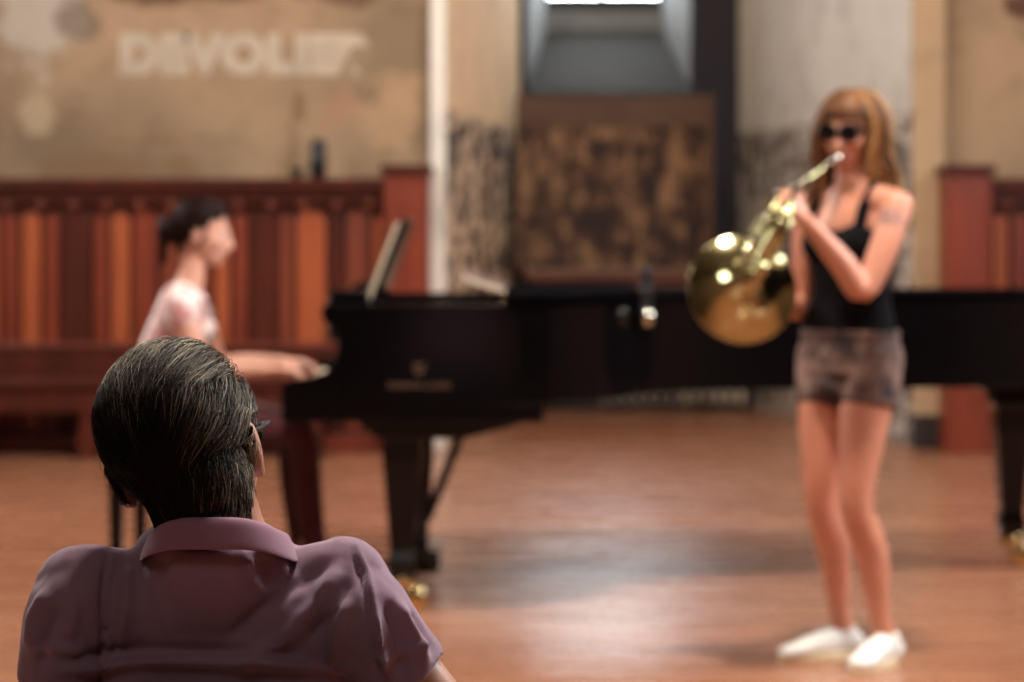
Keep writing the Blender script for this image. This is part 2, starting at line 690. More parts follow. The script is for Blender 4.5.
def add_head(bm, m, k=1.0, female=False):
    """face, cranium, ears; units metres, scaled by k"""
    s = m @ Matrix.Diagonal((k, k, k, 1))
    ball(bm, (0, -0.016, 0.030), (0.074, 0.096, 0.088), s, sub=4)
    ball(bm, (0, 0.030, -0.020), (0.061, 0.064, 0.078), s)
    ball(bm, (0, 0.036, -0.068), (0.047 if female else 0.053, 0.050, 0.040), s)
    ball(bm, (0, 0.066, -0.094), (0.020, 0.020, 0.016), s)                 # chin
    for sx in (-1, 1):
        ball(bm, (sx * 0.036, 0.058, -0.022), (0.024, 0.026, 0.022), s)    # cheekbone
        ball(bm, (sx * 0.030, 0.082, 0.024), (0.024, 0.012, 0.008), s)     # brow
        ball(bm, (sx * 0.009, 0.100, -0.036), (0.007, 0.009, 0.007), s)    # nostril wing
        er = Matrix.Rotation(sx * 0.35, 3, 'Z')
        ball(bm, (sx * 0.079, -0.006, -0.008), (0.007, 0.019, 0.031), s, er)
        ball(bm, (sx * 0.082, -0.016, 0.004), (0.006, 0.010, 0.020), s, er)
        ball(bm, (sx * 0.077, 0.001, -0.034), (0.006, 0.008, 0.010), s, er)
    tube(bm, [(0, 0.088, 0.018), (0, 0.101, -0.008), (0, 0.113, -0.032)], [0.007, 0.008, 0.0105], mat=s, seg=10)
    ball(bm, (0, 0.093, -0.058), (0.022, 0.010, 0.006), s)
    ball(bm, (0, 0.091, -0.069), (0.020, 0.010, 0.007), s)


def add_hand(bm, m, curl=(0.5, 0.5, 0.5, 0.5), spread=0.06, thumb=(0.75, 0.6, -0.35), k=1.0, flip=1):
    """origin wrist, +x to the fingers, +y (times flip) to the thumb, +z back of the hand"""
    s = m @ Matrix.Diagonal((k, k * flip, k, 1))
    tube(bm, [(-0.02, 0, 0), (0.02, 0, 0), (0.055, 0, 0.002), (0.085, 0, 0)], [(0.024, 0.018), (0.030, 0.017), (0.038, 0.015), (0.038, 0.011)], side=(0, 1, 0), mat=s, seg=14)
    tube(bm, [(0.015, 0.018, -0.008), (0.045, 0.030, -0.012)], [0.014, 0.011], mat=s, seg=10)
    ys = (0.029, 0.010, -0.010, -0.028)
    ln = (0.072, 0.080, 0.074, 0.058)
    for i in range(4):
        p = Vector((0.082 - (0.006 if i == 3 else 0), ys[i], 0))
        ang = 0.0
        pts = [p - Vector((0.015, 0, 0)), p.copy()]
        for j, part in enumerate((0.45, 0.30, 0.25)):
            ang += curl[i] * (0.8, 1.1, 0.7)[j]
            d = Vector((math.cos(ang), (1.5 - i) * spread, -math.sin(ang))).normalized()
            p = p + d * ln[i] * part
            pts.append(p.copy())
        tube(bm, pts, [0.0088, 0.0088, 0.0080, 0.0074, 0.0064], mat=s, seg=10, sub=3)
    t = Vector(thumb).normalized()
    p0 = Vector((0.022, 0.026, -0.006))
    p1 = p0 + t * 0.036
    t2 = (t + Vector((0.6, -0.15, -0.1))).normalized()
    p2 = p1 + t2 * 0.030
    tube(bm, [p0 - t * 0.008, p0, p1, p2], [0.0115, 0.0115, 0.0098, 0.0080], mat=s, seg=10, sub=3)


def hair_strands(name, surf, m, pred, flow, count, length, offset, radius, tone, parent, mat, sides=3, steps=6, jitter=0.15, clump=0.0):
    """many thin strands laid over a surface mesh; one object"""
    bvh = BVHTree.FromPolygons([v.co for v in surf.vertices], [list(p.vertices) for p in surf.polygons])
    mi = m.inverted()
    r3 = m.to_3x3()
    cand = [p for p in surf.polygons if pred(mi @ p.center)]
    if not cand:
        return None
    ar = np.array([p.area for p in cand])
    idx = rng.choice(len(cand), count, p=ar / ar.sum())
    V, Fc, T = [], [], []
    for ii in idx:
        poly = cand[ii]
        p = poly.center + Vector(rng.normal(0, 0.003, 3))
        loc, nor, _, _ = bvh.find_nearest(p)
        L = length(mi @ loc) * rng.uniform(0.7, 1.15)
        tn = tone(mi @ loc)
        jit = Vector(rng.normal(0, jitter, 3))
        lift = rng.uniform(0.15, 1.0)
        cur = loc
        pts = [cur]
        nrm = nor
        for k in range(steps):
            lp = mi @ cur
            d = (r3 @ flow(lp)).normalized() + jit
            d = d - nrm * d.dot(nrm)
            if d.length < 1e-5:
                break
            d.normalize()
            q = cur + d * (L / steps)
            loc, nrm2, _, _ = bvh.find_nearest(q)
            if loc is None:
                break
            nrm = nrm2
            cur = loc
            t = (k + 1) / steps
            pts.append(loc + nrm * offset(mi @ loc) * lift * math.sin(min(1.0, t * 1.5) * math.pi / 2))
        if len(pts) < 3:
            continue
        base = len(V)
        for k, q in enumerate(pts):
            t = pts[min(k + 1, len(pts) - 1)] - pts[max(k - 1, 0)]
            if t.length < 1e-7:
                t = Vector((0, 0, 1))
            t.normalize()
            a = t.orthogonal().normalized()
            b = t.cross(a)
            rr = radius * (1.0 - 0.75 * (k / (len(pts) - 1)) ** 2)
            for sdd in range(sides):
                w = 2 * math.pi * sdd / sides
                V.append(q + (a * math.cos(w) + b * math.sin(w)) * rr)
                T.append(tn)
        for k in range(len(pts) - 1):
            for sdd in range(sides):
                i0 = base + k * sides + sdd
                i1 = base + k * sides + (sdd + 1) % sides
                Fc.append((i0, i1, i1 + sides, i0 + sides))
    me = bpy.data.meshes.new(name)
    me.from_pydata([tuple(v) for v in V], [], Fc)
    at = me.attributes.new('tone', 'FLOAT', 'POINT')
    at.data.foreach_set('value', T)
    return link(name, me, mat, parent, True)


def set_tone(me, fn):
    at = me.attributes.new('tone', 'FLOAT', 'POINT')
    at.data.foreach_set('value', [fn(v.co) for v in me.vertices])


# ================================================================== THE SETTING
YW = 14.0                 # face of the front wall
b = NB(); box(b, -5.2, 5.6, -4.2, 19.0, -0.2, 0.0); struct('floor', b, M['floor'])
b = NB(); box(b, -5.2, 5.6, -4.2, 19.6, 6.2, 6.4); struct('ceiling', b, M['ceil'])
NXL, NXR, BXL, BXR, NY = -0.39, 2.37, 0.055, 1.64, 17.5
b = NB(); box(b, -5.2, NXL - 0.0, YW, YW + 0.4, 0, 6.2); struct('wall_front_left', b, M['front'])
b = NB(); box(b, NXR, 5.6, YW, YW + 0.4, 0, 6.2); struct('wall_front_right', b, M['front'])
b = NB(); prism(b, [(NXL, YW), (BXL, NY), (BXL - 0.4, NY), (NXL - 0.4, YW + 0.4), (NXL - 0.01, YW + 0.3)], 0, 6.2); struct('wall_niche_left', b, M['splay_l'])
b = NB(); prism(b, [(NXR, YW), (NXR + 0.4, YW + 0.41), (BXR + 0.4, NY), (BXR, NY)], 0, 6.2); struct('wall_niche_right', b, M['splay_r'])
# back of the niche: dark, with a deep splayed window opening
wx0, wx1, wz0, wz1 = (527 - 512) * NY / F, (691 - 512) * NY / F, 2.26, 5.2
b = NB()
box(b, BXL - 0.3, wx0, NY, NY + 0.15, 0, 6.2)
box(b, wx1, BXR + 0.3, NY, NY + 0.15, 0, 6.2)
box(b, wx0, wx1, NY, NY + 0.15, 0, wz0)
box(b, wx0, wx1, NY, NY + 0.15, wz1, 6.2)
struct('wall_niche_back', b, M['navy'])
D = 18.6
q0 = P(546, 34, D); q1 = P(662, 34, D)
gx0, gx1 = q0.x, q1.x
b = NB()                # splayed white reveals
for a, c, s in ((wx0, gx0, -1), (wx1, gx1, 1)):
    prism(b, [(a, NY + 0.15), (c, D), (c + s * 0.3, D), (a + s * 0.1, NY + 0.15)], wz0, wz1)
struct('trim_1', b, M['reveal'])
b = NB()                # sloped grey sill
zs = P(600, 30, D).z
vs = [(wx0, NY, wz0 - 0.15), (wx1, NY, wz0 - 0.15), (wx0 , NY, wz0), (wx1, NY, wz0), (gx0, D, zs), (gx1, D, zs), (gx0, D, wz0 - 0.15), (gx1, D, wz0 - 0.15)]
vv = [b.verts.new(v) for v in vs]
for f in ((0, 1, 3, 2), (2, 3, 5, 4), (4, 5, 7, 6), (0, 2, 4, 6), (1, 7, 5, 3), (0, 6, 7, 1)):
    b.faces.new([vv[i] for i in f])
struct('trim_2', b, M['sill'])
b = NB(); box(b, gx0 - 0.2, gx1 + 0.2, D - 0.02, D + 0.1, zs - 0.05, P(600, 11, D).z); struct('trim_3', b, M['reveal'])
b = NB(); box(b, wx0 - 0.3, wx1 + 0.3, D + 0.1, D + 0.3, 0, zs); box(b, wx0 - 0.3, wx1 + 0.3, NY + 0.1, D + 0.3, wz1, wz1 + 0.2); struct('wall_window_back', b, M['navy'])
# the window: bars and panes
zt = P(600, -3, D).z
wn = mk('window_1', (lambda bm: (box(bm, gx0 - .1, gx1 + .1, D + .02, D + .07, P(600, 12, D).z, zt), box(bm, gx0 - .1, gx1 + .1, D + .02, D + .07, wz1 - .06, wz1),
        [box(bm, x - .02, x + .02, D + .02, D + .07, zt, wz1) for x in (gx0, gx0 + (gx1 - gx0) * .48, gx1)],
        [box(bm, gx0, gx1, D + .02, D + .07, z, z + .03) for z in (zt + .75, zt + 1.45)], bm)[-1])(NB()), M['winblack'])
wn['kind'] = 'structure'
b = NB(); box(b, gx0 - .1, gx1 + .1, D + .09, D + .10, zt, wz1); mk('pane', b, M['pane'], wn)

# other walls of the hall (side windows let the daylight in)
def wall_with_window(name, x0, x1, wy0, wy1, wz0_, wz1_):
    bm = NB()
    box(bm, x0, x1, -4.2, wy0, 0, 6.2); box(bm, x0, x1, wy1, YW, 0, 6.2)
    box(bm, x0, x1, wy0, wy1, 0, wz0_); box(bm, x0, x1, wy0, wy1, wz1_, 6.2)
    return struct(name, bm, M['side'])
wall_with_window('wall_left', -5.2, -5.0, 8.3, 10.7, 2.9, 5.1)
wall_with_window('wall_right', 5.4, 5.6, 5.3, 7.9, 2.8, 5.0)
b = NB(); box(b, -5.2, 5.6, -4.4, -4.2, 0, 6.2); struct('wall_rear', b, M['rear'])
for nm, xx, y0, y1, z0, z1 in (('window_2', -5.1, 8.3, 10.7, 2.9, 5.1), ('window_3', 5.5, 5.3, 7.9, 2.8, 5.0)):
    bm = NB()
    for y in (y0, (y0 + y1) / 2, y1): box(bm, xx - .03, xx + .03, y - .03, y + .03, z0, z1)
    for z in (z0, (z0 + z1) / 2, z1): box(bm, xx - .029, xx + .029, y0, y1, z - .03, z + .03)
    w = mk(nm, bm, M['winblack']); w['kind'] = 'structure'
    bm = NB(); box(bm, xx - .005, xx + .005, y0, y1, z0, z1); mk('pane', bm, M['pane'], w)

# pilaster strips flanking the niche
b = NB(); box(b, (430 - 512) * 13.9 / F, (446 - 512) * 13.9 / F, 13.9, YW, 0, 6.2); struct('trim_4', b, M['white'], bevel=0.01)
b = NB(); box(b, (914 - 512) * 13.9 / F, (946 - 512) * 13.9 / F, 13.9, YW, 0.18, 6.2); struct('trim_5', b, M['cream'], bevel=0.01)
b = NB(); box(b, (914 - 512) * 13.88 / F, (946 - 512) * 13.88 / F, 13.87, YW, 0, 0.2); struct('trim_6', b, M['darkbox'], bevel=0.01)

# ------------------------------------------------------------------ wood panelling
def panelling(x_from, x_to, block, tones, label, loc):
    root = thing('wood_panelling', label, 'panelling', loc)
    y = 13.72
    xa, xb = min(x_from, x_to), max(x_from, x_to)
    bw = 0.188
    sgn = 1 if x_to > x_from else -1
    b = NB(); box(b, xa, xb, y + .06, YW, 0.0, 1.52); mk('backing', b, M['wood_dark'], root)
    b = NB()
    box(b, xa, xb, y - .06, YW, 1.50, 1.555); box(b, xa, xb, y - .03, YW, 1.455, 1.50); box(b, xa, xb, y, YW, 1.40, 1.455)
    mk('cornice', b, M['wood_dark'], root, bevel=0.008)
    b = NB(); box(b, xa, xb, y - .01, YW, 0.0, 0.10); box(b, xa, xb, y - .01, YW, 0.56, 0.62); mk('rail', b, M['wood_mid'], root, bevel=0.006)
    edges = [(a, b_, k) for a, b_, k in tones]
    for x0, x1, key in edges:
        w_ = (x1 - x0)
        g_ = min(.012, w_ * .12)
        hw_ = w_ / 2 - g_
        cx = (x0 + x1) / 2
        pts = [(cx - hw_, 0.12), (cx + hw_, 0.12), (cx + hw_, 1.31)]
        for k in range(1, 8):
            w = math.pi * k / 8
            pts.append((cx + hw_ * math.cos(w), 1.31 + min(.06, hw_) * math.sin(w)))
        pts.append((cx - hw_, 1.31))
        b = NB(); prism(b, pts, y + .03, y + .06, 'Y'); mk('board', b, M[key], root, bevel=0.004)
    nn = int((xb - xa) / .187)
    for i in range(nn):
        cx = xb - (i + .45) * .187 if sgn > 0 and xa < 0 else xa + (i + .5) * .187
        b = NB(); ball(b, (cx, y + .02, 1.405), (0.030, 0.03, 0.036), sub=2); mk('boss', b, M['wood_warm'], root, smooth=True)
    bx0, bx1 = block
    b = NB(); box(b, bx0, bx1, y - .10, YW, 0, 1.58); box(b, bx0 + .05, bx1 - .05, y - .115, y - .09, 0.75, 1.45)
    mk('end_post', b, M['wood_mid'], root, bevel=0.008)
    b = NB(); box(b, bx0 - .02, bx1 + .02, y - .13, YW, 1.58, 1.63); mk('cap', b, M['wood_dark'], root, bevel=0.008)
    return root

pxl = lambda px, Y: (px - 512) * Y / F
cuts = [(0, 'wood_mid'), (20, 'wood_light'), (42, 'wood_mid'), (60, 'wood_dark'), (92, 'wood_mid'), (109, 'wood_light'), (131, 'wood_mid'), (158, 'wood_warm'), (186, 'wood_mid'), (213, 'wood_light'), (231, 'wood_mid'),
        (249, 'wood_dark'), (278, 'wood_warm'), (294, 'wood_light'), (327, 'wood_dark'), (344, 'wood_warm'), (371, 'wood_light'), (384, None)]
def boards(c_, Y=13.74):
    return [(pxl(a, Y), pxl(b_, Y), k) for (a, k), (b_, _) in zip(c_, c_[1:])]
tl = boards(cuts)
x = pxl(0, 13.74)
for k in ('wood_light', 'wood_mid', 'wood_dark', 'wood_mid', 'wood_warm', 'wood_mid', 'wood_light', 'wood_dark', 'wood_mid', 'wood_warm', 'wood_mid', 'wood_light'):
    tl.insert(0, (x - .168, x, k)); x -= .168
panelling(-5.0, pxl(384, 13.72), (pxl(384, 13.62), pxl(429, 13.62)), tl, 'tall red-brown wood panelling along the left wall behind the pianist', (-3, 13.72, 0))
tr = boards([(992, 'wood_light'), (1010, 'wood_mid'), (1030, 'wood_dark'), (1062, 'wood_light')] + [(1085 + 28 * i, k) for i, k in enumerate(['wood_mid', 'wood_warm', 'wood_dark', 'wood_mid', 'wood_light', 'wood_mid', 'wood_warm', 'wood_mid', 'wood_dark', 'wood_light', 'wood_mid', 'wood_mid', 'wood_warm'])] + [(1440, None)])
panelling(pxl(991, 13.72), 5.4, (pxl(947, 13.62), pxl(992, 13.62)), tr, 'red-brown wood panelling right of the niche behind the piano tail', (4, 13.72, 0))

# long bench in front of the left panelling
root = thing('long_bench', 'long dark red wooden wall bench in front of the left panelling', 'bench', (-2.8, 13.4, 0))
bx0, bx1 = -4.9, pxl(338, 13.3)
b = NB(); box(b, bx0, bx1, 13.22, 13.62, 0.40, 0.445); mk('seat', b, M['wood_dark'], root, bevel=0.008)
b = NB(); box(b, bx0, bx1, 13.60, 13.64, 0.445, 0.60); box(b, bx0, bx1, 13.59, 13.65, 0.58, 0.61); mk('backrest', b, M['wood_dark'], root, bevel=0.005)
b = NB(); box(b, bx0, bx1, 13.26, 13.29, 0.26, 0.40); mk('apron', b, M['wood_dark'], root, bevel=0.004)
x = bx0 + .05
while x < bx1:
    b = NB(); prism(b, [(x, 0), (x + .07, 0), (x + .09, .10), (x + .06, .26), (x + .01, .26), (x - .02, .10)], 13.27, 13.60, 'Y'); mk('leg', b, M['wood_dark'], root, bevel=0.004)
    x += 0.62

# ------------------------------------------------------------------ painted inscription on the wall
def text_mesh(name, body, size, mat, parent, loc, rot=(math.pi / 2, 0, 0), ext=0.0015, sx=1.0, bold=0.0, space=1.0):
    cu = bpy.data.curves.new(name, 'FONT')
    cu.body = body
    cu.size = size
    cu.extrude = ext
    cu.offset = bold
    cu.space_character = space
    cu.align_x = 'CENTER'
    cu.align_y = 'CENTER'
    o = bpy.data.objects.new('tmp', cu)
    C.objects.link(o)
    dg = bpy.context.evaluated_depsgraph_get()
    dg.update()
    me = bpy.data.meshes.new_from_object(o.evaluated_get(dg))
    bpy.data.objects.remove(o)
    from mathutils import Euler
    me.transform(Matrix.Translation(loc) @ Euler(rot).to_matrix().to_4x4() @ Matrix.Diagonal((sx, 1, 1, 1)))
    return link(name, me, mat, parent)

c = P(245, 56, YW)
ins = text_mesh('wall_inscription', 'DEVOLIER', 0.285, M['inscr'], None, (c.x, YW - 0.002, c.z), sx=1.02, bold=0.026, space=1.13)
tag(ins, 'faded pale painted lettering high on the ochre left wall', 'inscription')

# things standing on the panelling
root = thing('canister', 'small black cylindrical canister standing on top of the left panelling', 'canister', (pxl(318, 13.75), 13.78, 1.555))
b = NB(); lathe(b, [(0.040, 0), (0.046, 0.004), (0.046, 0.185), (0.040, 0.19)], 24, Matrix.Translation((pxl(318, 13.75), 13.78, 1.5555))); mk('body', b, M['blackplastic'], root, smooth=True)
b = NB(); lathe(b, [(0.042, 0.19), (0.044, 0.195), (0.044, 0.215), (0.036, 0.222)], 24, Matrix.Translation((pxl(318, 13.75), 13.78, 1.5555))); mk('lid', b, M['blackplastic'], root, smooth=True)
root = thing('bowl', 'small dark bowl on the panelling left of the black canister', 'bowl', (pxl(297, 13.75), 13.78, 1.555))
b = NB(); lathe(b, [(0.018, 0), (0.022, 0.006), (0.036, 0.03), (0.042, 0.062), (0.038, 0.062), (0.02, 0.02)], 24, Matrix.Translation((pxl(296, 13.75), 13.78, 1.5555))); mk('body', b, M['darkbox'], root, smooth=True)

# ------------------------------------------------------------------ niche furniture
b = NB()
YN = 16.55
root = thing('altar_table', 'reddish wooden table in the niche under the large brown panel', 'table', (0.75, YN, 0))
ax0, ax1 = pxl(524, YN), pxl(716, YN)
b = NB(); box(b, ax0, ax1, YN - .35, YN + .35, 0.93, 1.0); mk('tabletop', b, M['altar'], root, bevel=0.01)
b = NB(); box(b, ax0 + .06, ax1 - .06, YN - .28, YN + .28, 0.70, 0.93); mk('apron', b, M['altar'], root, bevel=0.01)
for x in (ax0 + .1, ax1 - .1):
    for y in (YN - .24, YN + .24):
        b = NB(); lathe(b, [(0.04, 0), (0.045, 0.05), (0.025, 0.12), (0.04, 0.35), (0.03, 0.6), (0.045, 0.7)], 16, Matrix.Translation((x, y, 0.305))); mk('leg', b, M['altar'], root, smooth=True)
# platform with pale grille
root = thing('heating_platform', 'low dark platform with a row of pale fins at the foot of the niche', 'platform', (0.9, YN - .2, 0))
YG = 16.95
b = NB(); box(b, pxl(548, YG), pxl(752, YG), YG, 17.3, 0.02, 0.26); mk('body', b, M['darkbox'], root, bevel=0.01)
n = 13
for i in range(n):
    px = 602 + i * 11.4
    b = NB(); box(b, pxl(px, YG), pxl(px + (2.2 if px < 680 else 5), YG), YG - .03, YG, 0.05, 0.12 if px < 680 else 0.17); mk('fin', b, M['grille'], root)
b = NB(); box(b, pxl(548, YG) + .05, pxl(752, YG) - .05, YG + .04, 17.25, 0, 0.02); mk('plinth', b, M['darkbox'], root)
# large brown panel standing on the table
YB = 16.6
p0, p1 = P(516, 95, YB), P(714, 95, YB)
root = thing('painted_panel', 'large worn brown painted panel standing upright in the niche below the window', 'panel', ((p0.x + p1.x) / 2, YB, 1.0))
b = NB(); box(b, p0.x + .02, p1.x - .045, YB - .01, YB + .02, 1.003, P(0, 127, YB).z); mk('picture', b, M['panel'], root)
b = NB()
box(b, p0.x, p1.x, YB - .02, YB + .04, P(0, 127, YB).z, p0.z); box(b, p0.x, p0.x + .025, YB - .02, YB + .04, 1.003, P(0, 127, YB).z); box(b, p1.x - .05, p1.x, YB - .02, YB + .04, 1.003, P(0, 127, YB).z)
mk('frame', b, M['panelframe'], root, bevel=0.006)

# ================================================================== GRAND PIANO
root = thing('grand_piano', 'long black concert grand piano with gold lettering on its side, front lid flap folded back', 'piano', (0.3, 8.5, 0))
PN = root
ZB, ZT = 0.70, 1.018
YN_, YF_ = 7.75, 9.31
curve = [(0.02, YN_), (0.14, YN_ + .02), (0.27, YN_ + .12), (0.38, YN_ + .30), (0.50, YN_ + .50), (0.68, YN_ + .63), (0.95, YN_ + .71), (1.3, YN_ + .76), (1.62, YN_ + .80), (1.88, YN_ + .90), (2.05, YN_ + 1.10), (2.08, YN_ + 1.32), (1.98, YN_ + 1.48), (1.80, YF_)]
cc = [tuple(r) for r in cr(curve, 6)]
outline = [(-.54, YN_)] + cc + [(-.54, YF_)]
def inset(pts, d):
    out = []
    n = len(pts)
    for i in range(n):
        a, p, c_ = Vector(pts[i - 1]), Vector(pts[i]), Vector(pts[(i + 1) % n])
        n1 = (p - a).normalized(); n2 = (c_ - p).normalized()
        nn = Vector((-(n1.y + n2.y), n1.x + n2.x))
        if nn.length < 1e-6: nn = Vector((-n1.y, n1.x))
        nn.normalize()
        k = max(0.5, nn.dot(Vector((-n1.y, n1.x))))
        out.append(tuple(p + nn * d / k))
    return out
inn = inset(outline, 0.055)
b = NB()
n = len(outline)
def ring_wall(bm, A, B, z0, z1):
    va = [[bm.verts.new((p[0], p[1], z)) for p in L] for L in (A, B) for z in (z0, z1)]
    n = len(A)
    for i in range(n):
        j = (i + 1) % n
        bm.faces.new([va[0][i], va[0][j], va[1][j], va[1][i]])
        bm.faces.new([va[2][j], va[2][i], va[3][i], va[3][j]])
        bm.faces.new([va[1][i], va[1][j], va[3][j], va[3][i]])
        bm.faces.new([va[0][j], va[0][i], va[2][i], va[2][j]])
ring_wall(b, outline, inn, ZB, ZT)
mk('rim', b, M['black'], root, bevel=0.004)
b = NB(); prism(b, inset(outline, 0.05), ZB + .02, ZB + .06); mk('soundboard', b, M['wood_warm'], root)
b = NB(); prism(b, inset(outline, 0.06), 0.90, 0.925); mk('iron_plate', b, M['gold'], root)
b = NB()
for i in range(60):
    y = YN_ + .12 + i * 0.022
    tube(b, [(-.42 , y, 0.94), (0.0, y + 0.02, 0.94)], 0.0015, seg=4, sub=1, cap=False)
mk('strings', b, M['string'], root)['kind'] = 'stuff'
b = NB()
for i in range(40):
    for j in range(3):
        lathe(b, [(0.004, 0), (0.004, 0.03)], 6, Matrix.Translation((-.46 + j * .03, YN_ + .14 + i * .033 + j * .01, 0.925)))
mk('tuning_pins', b, M['string'], root)['kind'] = 'stuff'
b = NB(); box(b, -.36, -.33, YN_ + .08, YF_ - .08, 0.925, 0.955); mk('felt_strip', b, M['redfelt'], root, bevel=0.004)
# lid and folded front flap
lo = [p for p in inset(outline, -0.012) if p[0] > -0.02]
lid = [(-.02, YN_ - .012)] + lo + [(-.02, YF_ + .012)]
b = NB(); prism(b, lid, ZT + .001, ZT + .017); mk('lid', b, M['lidblack'], root, bevel=0.004)
fl = [p for p in inset(outline, -0.012) if -0.02 < p[0] < 0.46 and p[1] < 9]
b = NB(); prism(b, [(-.02, YN_ - .012)] + fl + [(0.46, YF_ + .012), (-.02, YF_ + .012)], ZT + .018, ZT + .032); mk('lid_flap', b, M['lidblack'], root, bevel=0.004)
b = NB()
for y in np.linspace(YN_ + .1, YF_ - .1, 3):
    b = NB(); tube(b, [(-.025, y - .04, ZT + .014), (-.025, y + .04, ZT + .014)], 0.006, seg=8, sub=1)
    mk('hinge', b, M['brass'], root, smooth=True)
# keybed block
b = NB(); box(b, -.73, 0.10, YN_ + .005, YF_ - .005, 0.64, 0.699); mk('keybed', b, M['black'], root, bevel=0.005)
# cheeks (arms), S shaped
def cheek(y0, y1):
    prof = [(-.74, .64), (-.54, .64), (-.54, 1.018), (-.60, 1.018), (-.612, 1.0), (-.608, .965), (-.585, .95), (-.565, .92), (-.56, .88), (-.572, .835), (-.60, .80), (-.65, .782), (-.71, .775), (-.735, .765), (-.742, .745)]
    b = NB(); prism(b, prof, y0, y1, 'Y'); return mk('cheek', b, M['black'], root, bevel=0.006)
cheek(YN_, YN_ + .09); cheek(YF_ - .09, YF_)
b = NB(); box(b, -.745, -.725, YN_ + .09, YF_ - .09, .66, .735); mk('key_slip', b, M['black'], root, bevel=0.004)
b = NB()
nk = 52
ky0, ky1 = YN_ + .17, YF_ - .17
for i in range(nk):
    w = (ky1 - ky0) / nk
    box(b, -.722, -.57, ky0 + i * w + .0006, ky0 + (i + 1) * w - .0006, .705, .732)
mk('white_keys', b, M['paper'], root)
b = NB()
for i in range(nk - 1):
    if i % 7 in (0, 2, 3, 5, 6):
        w = (ky1 - ky0) / nk
        y = ky0 + (i + 1) * w
        box(b, -.67, -.57, y - .006, y + .006, .733, .744)
mk('black_keys', b, M['blackmat'], root)
b = NB(); prism(b, [(-.57, .70), (-.55, .70), (-.53, .93), (-.54, .96), (-.555, .93)], YN_ + .09, YF_ - .09, 'Y'); mk('fallboard', b, M['black'], root, bevel=0.003)
# music desk
b = NB()
dsk = [(-.50, .955), (-.485, .952), (-.355, 1.292), (-.37, 1.298)]
prism(b, dsk, 8.14, 8.90, 'Y'); mk('music_desk', b, M['black'], root, bevel=0.004)
b = NB(); box(b, -.53, -.40, 8.10, 8.94, .93, .953); mk('desk_shelf', b, M['black'], root, bevel=0.004)
for y0 in (YN_ + .10, YF_ - .24):
    b = NB(); box(b, -.60, -.47, y0, y0 + .14, .90, 1.062); mk('desk_rail_block', b, M['black'], root, bevel=0.02)
# legs with casters
def leg(x, y, top=0.64):
    L = NB()
    sec = [(top, .078), (top - .05, .080), (top - .07, .066), (.50, .064), (.20, .042), (.17, .050), (.15, .048), (.09, .038)]
    rings = []
    for z, h in sec:
        rings.append([L.verts.new((x + sx * h, y + sy * h, z)) for sx, sy in ((-1, -1), (1, -1), (1, 1), (-1, 1))])
    for A, B in zip(rings, rings[1:]):
        for k in range(4):
            L.faces.new([A[k], A[(k + 1) % 4], B[(k + 1) % 4], B[k]])
    L.faces.new(rings[0]); L.faces.new(rings[-1])
    lg = mk('leg', L, M['black'], root, bevel=0.006)
    K = NB()
    lathe(K, [(0.046, .082), (0.05, .09), (0.05, .115), (0.046, .12)], 20, Matrix.Translation((x, y, 0)))
    for s in (-1, 1):
        lathe(K, [(0.036, 0), (0.043, .006), (0.043, .018), (0.036, .024)], 24, Matrix.Translation((x + .035, y + s * .030 - .012, 0.043)) @ Matrix.Rotation(-math.pi / 2, 4, 'X') )
    tube(K, [(x, y, .085), (x + .02, y, .06), (x + .035, y, .043)], [.016, .016, .014], seg=10)
    ca = mk('caster', K, M['brass'], lg, smooth=True)
    ca.matrix_parent_inverse = Matrix()
    ca.location = Vector((0, 0, 0))
    return lg
LX, LY = -.36, 7.98
leg(LX, LY); leg(LX, 9.08); leg(1.87, 9.06, 0.66)
# mounting blocks
for y0 in (LY - .10, 8.98):
    b = NB(); prism(b, [(-.52, .642), (.08, .642), (-.02, .61), (-.16, .575), (-.44, .575)], y0, y0 + .20, 'Y'); mk('leg_block', b, M['leather'], root, bevel=0.006)
b = NB(); prism(b, [(1.70, .70), (2.04, .70), (2.0, .65), (1.76, .65)], 8.92, 9.2, 'Y'); mk('leg_block', b, M['black'], root, bevel=0.006)
# pedal lyre
LYC = 8.53
b = NB()
for s in (-1, 1):
    tube(b, [(-.30, LYC + s * .09, .64), (-.30, LYC + s * .12, .45), (-.31, LYC + s * .11, .28), (-.32, LYC + s * .08, .14)], [.022, .020, .020, .018], seg=10)
box(b, -.37, -.25, LYC - .17, LYC + .17, .07, .15); box(b, -.36, -.24, LYC - .15, LYC + .15, .60, .645)
mk('pedal_lyre', b, M['black'], root, smooth=False, bevel=0.004)
b = NB()
for s in (-1, 1):
    tube(b, [(-.29, LYC + s * .10, .26), (-.13, LYC + s * .06, .66)], [.016, .016], seg=8, sub=1)
mk('lyre_brace', b, M['black'], root, smooth=True)
for k in (-1, 0, 1):
    b = NB(); tube(b, [(-.30, LYC + k * .07, .09), (-.40, LYC + k * .07, .082), (-.48, LYC + k * .07, .070)], [(.010, .008), (.012, .007), (.020, .006)], side=(0, 1, 0), seg=10); mk('pedal', b, M['brass'], root, smooth=True)
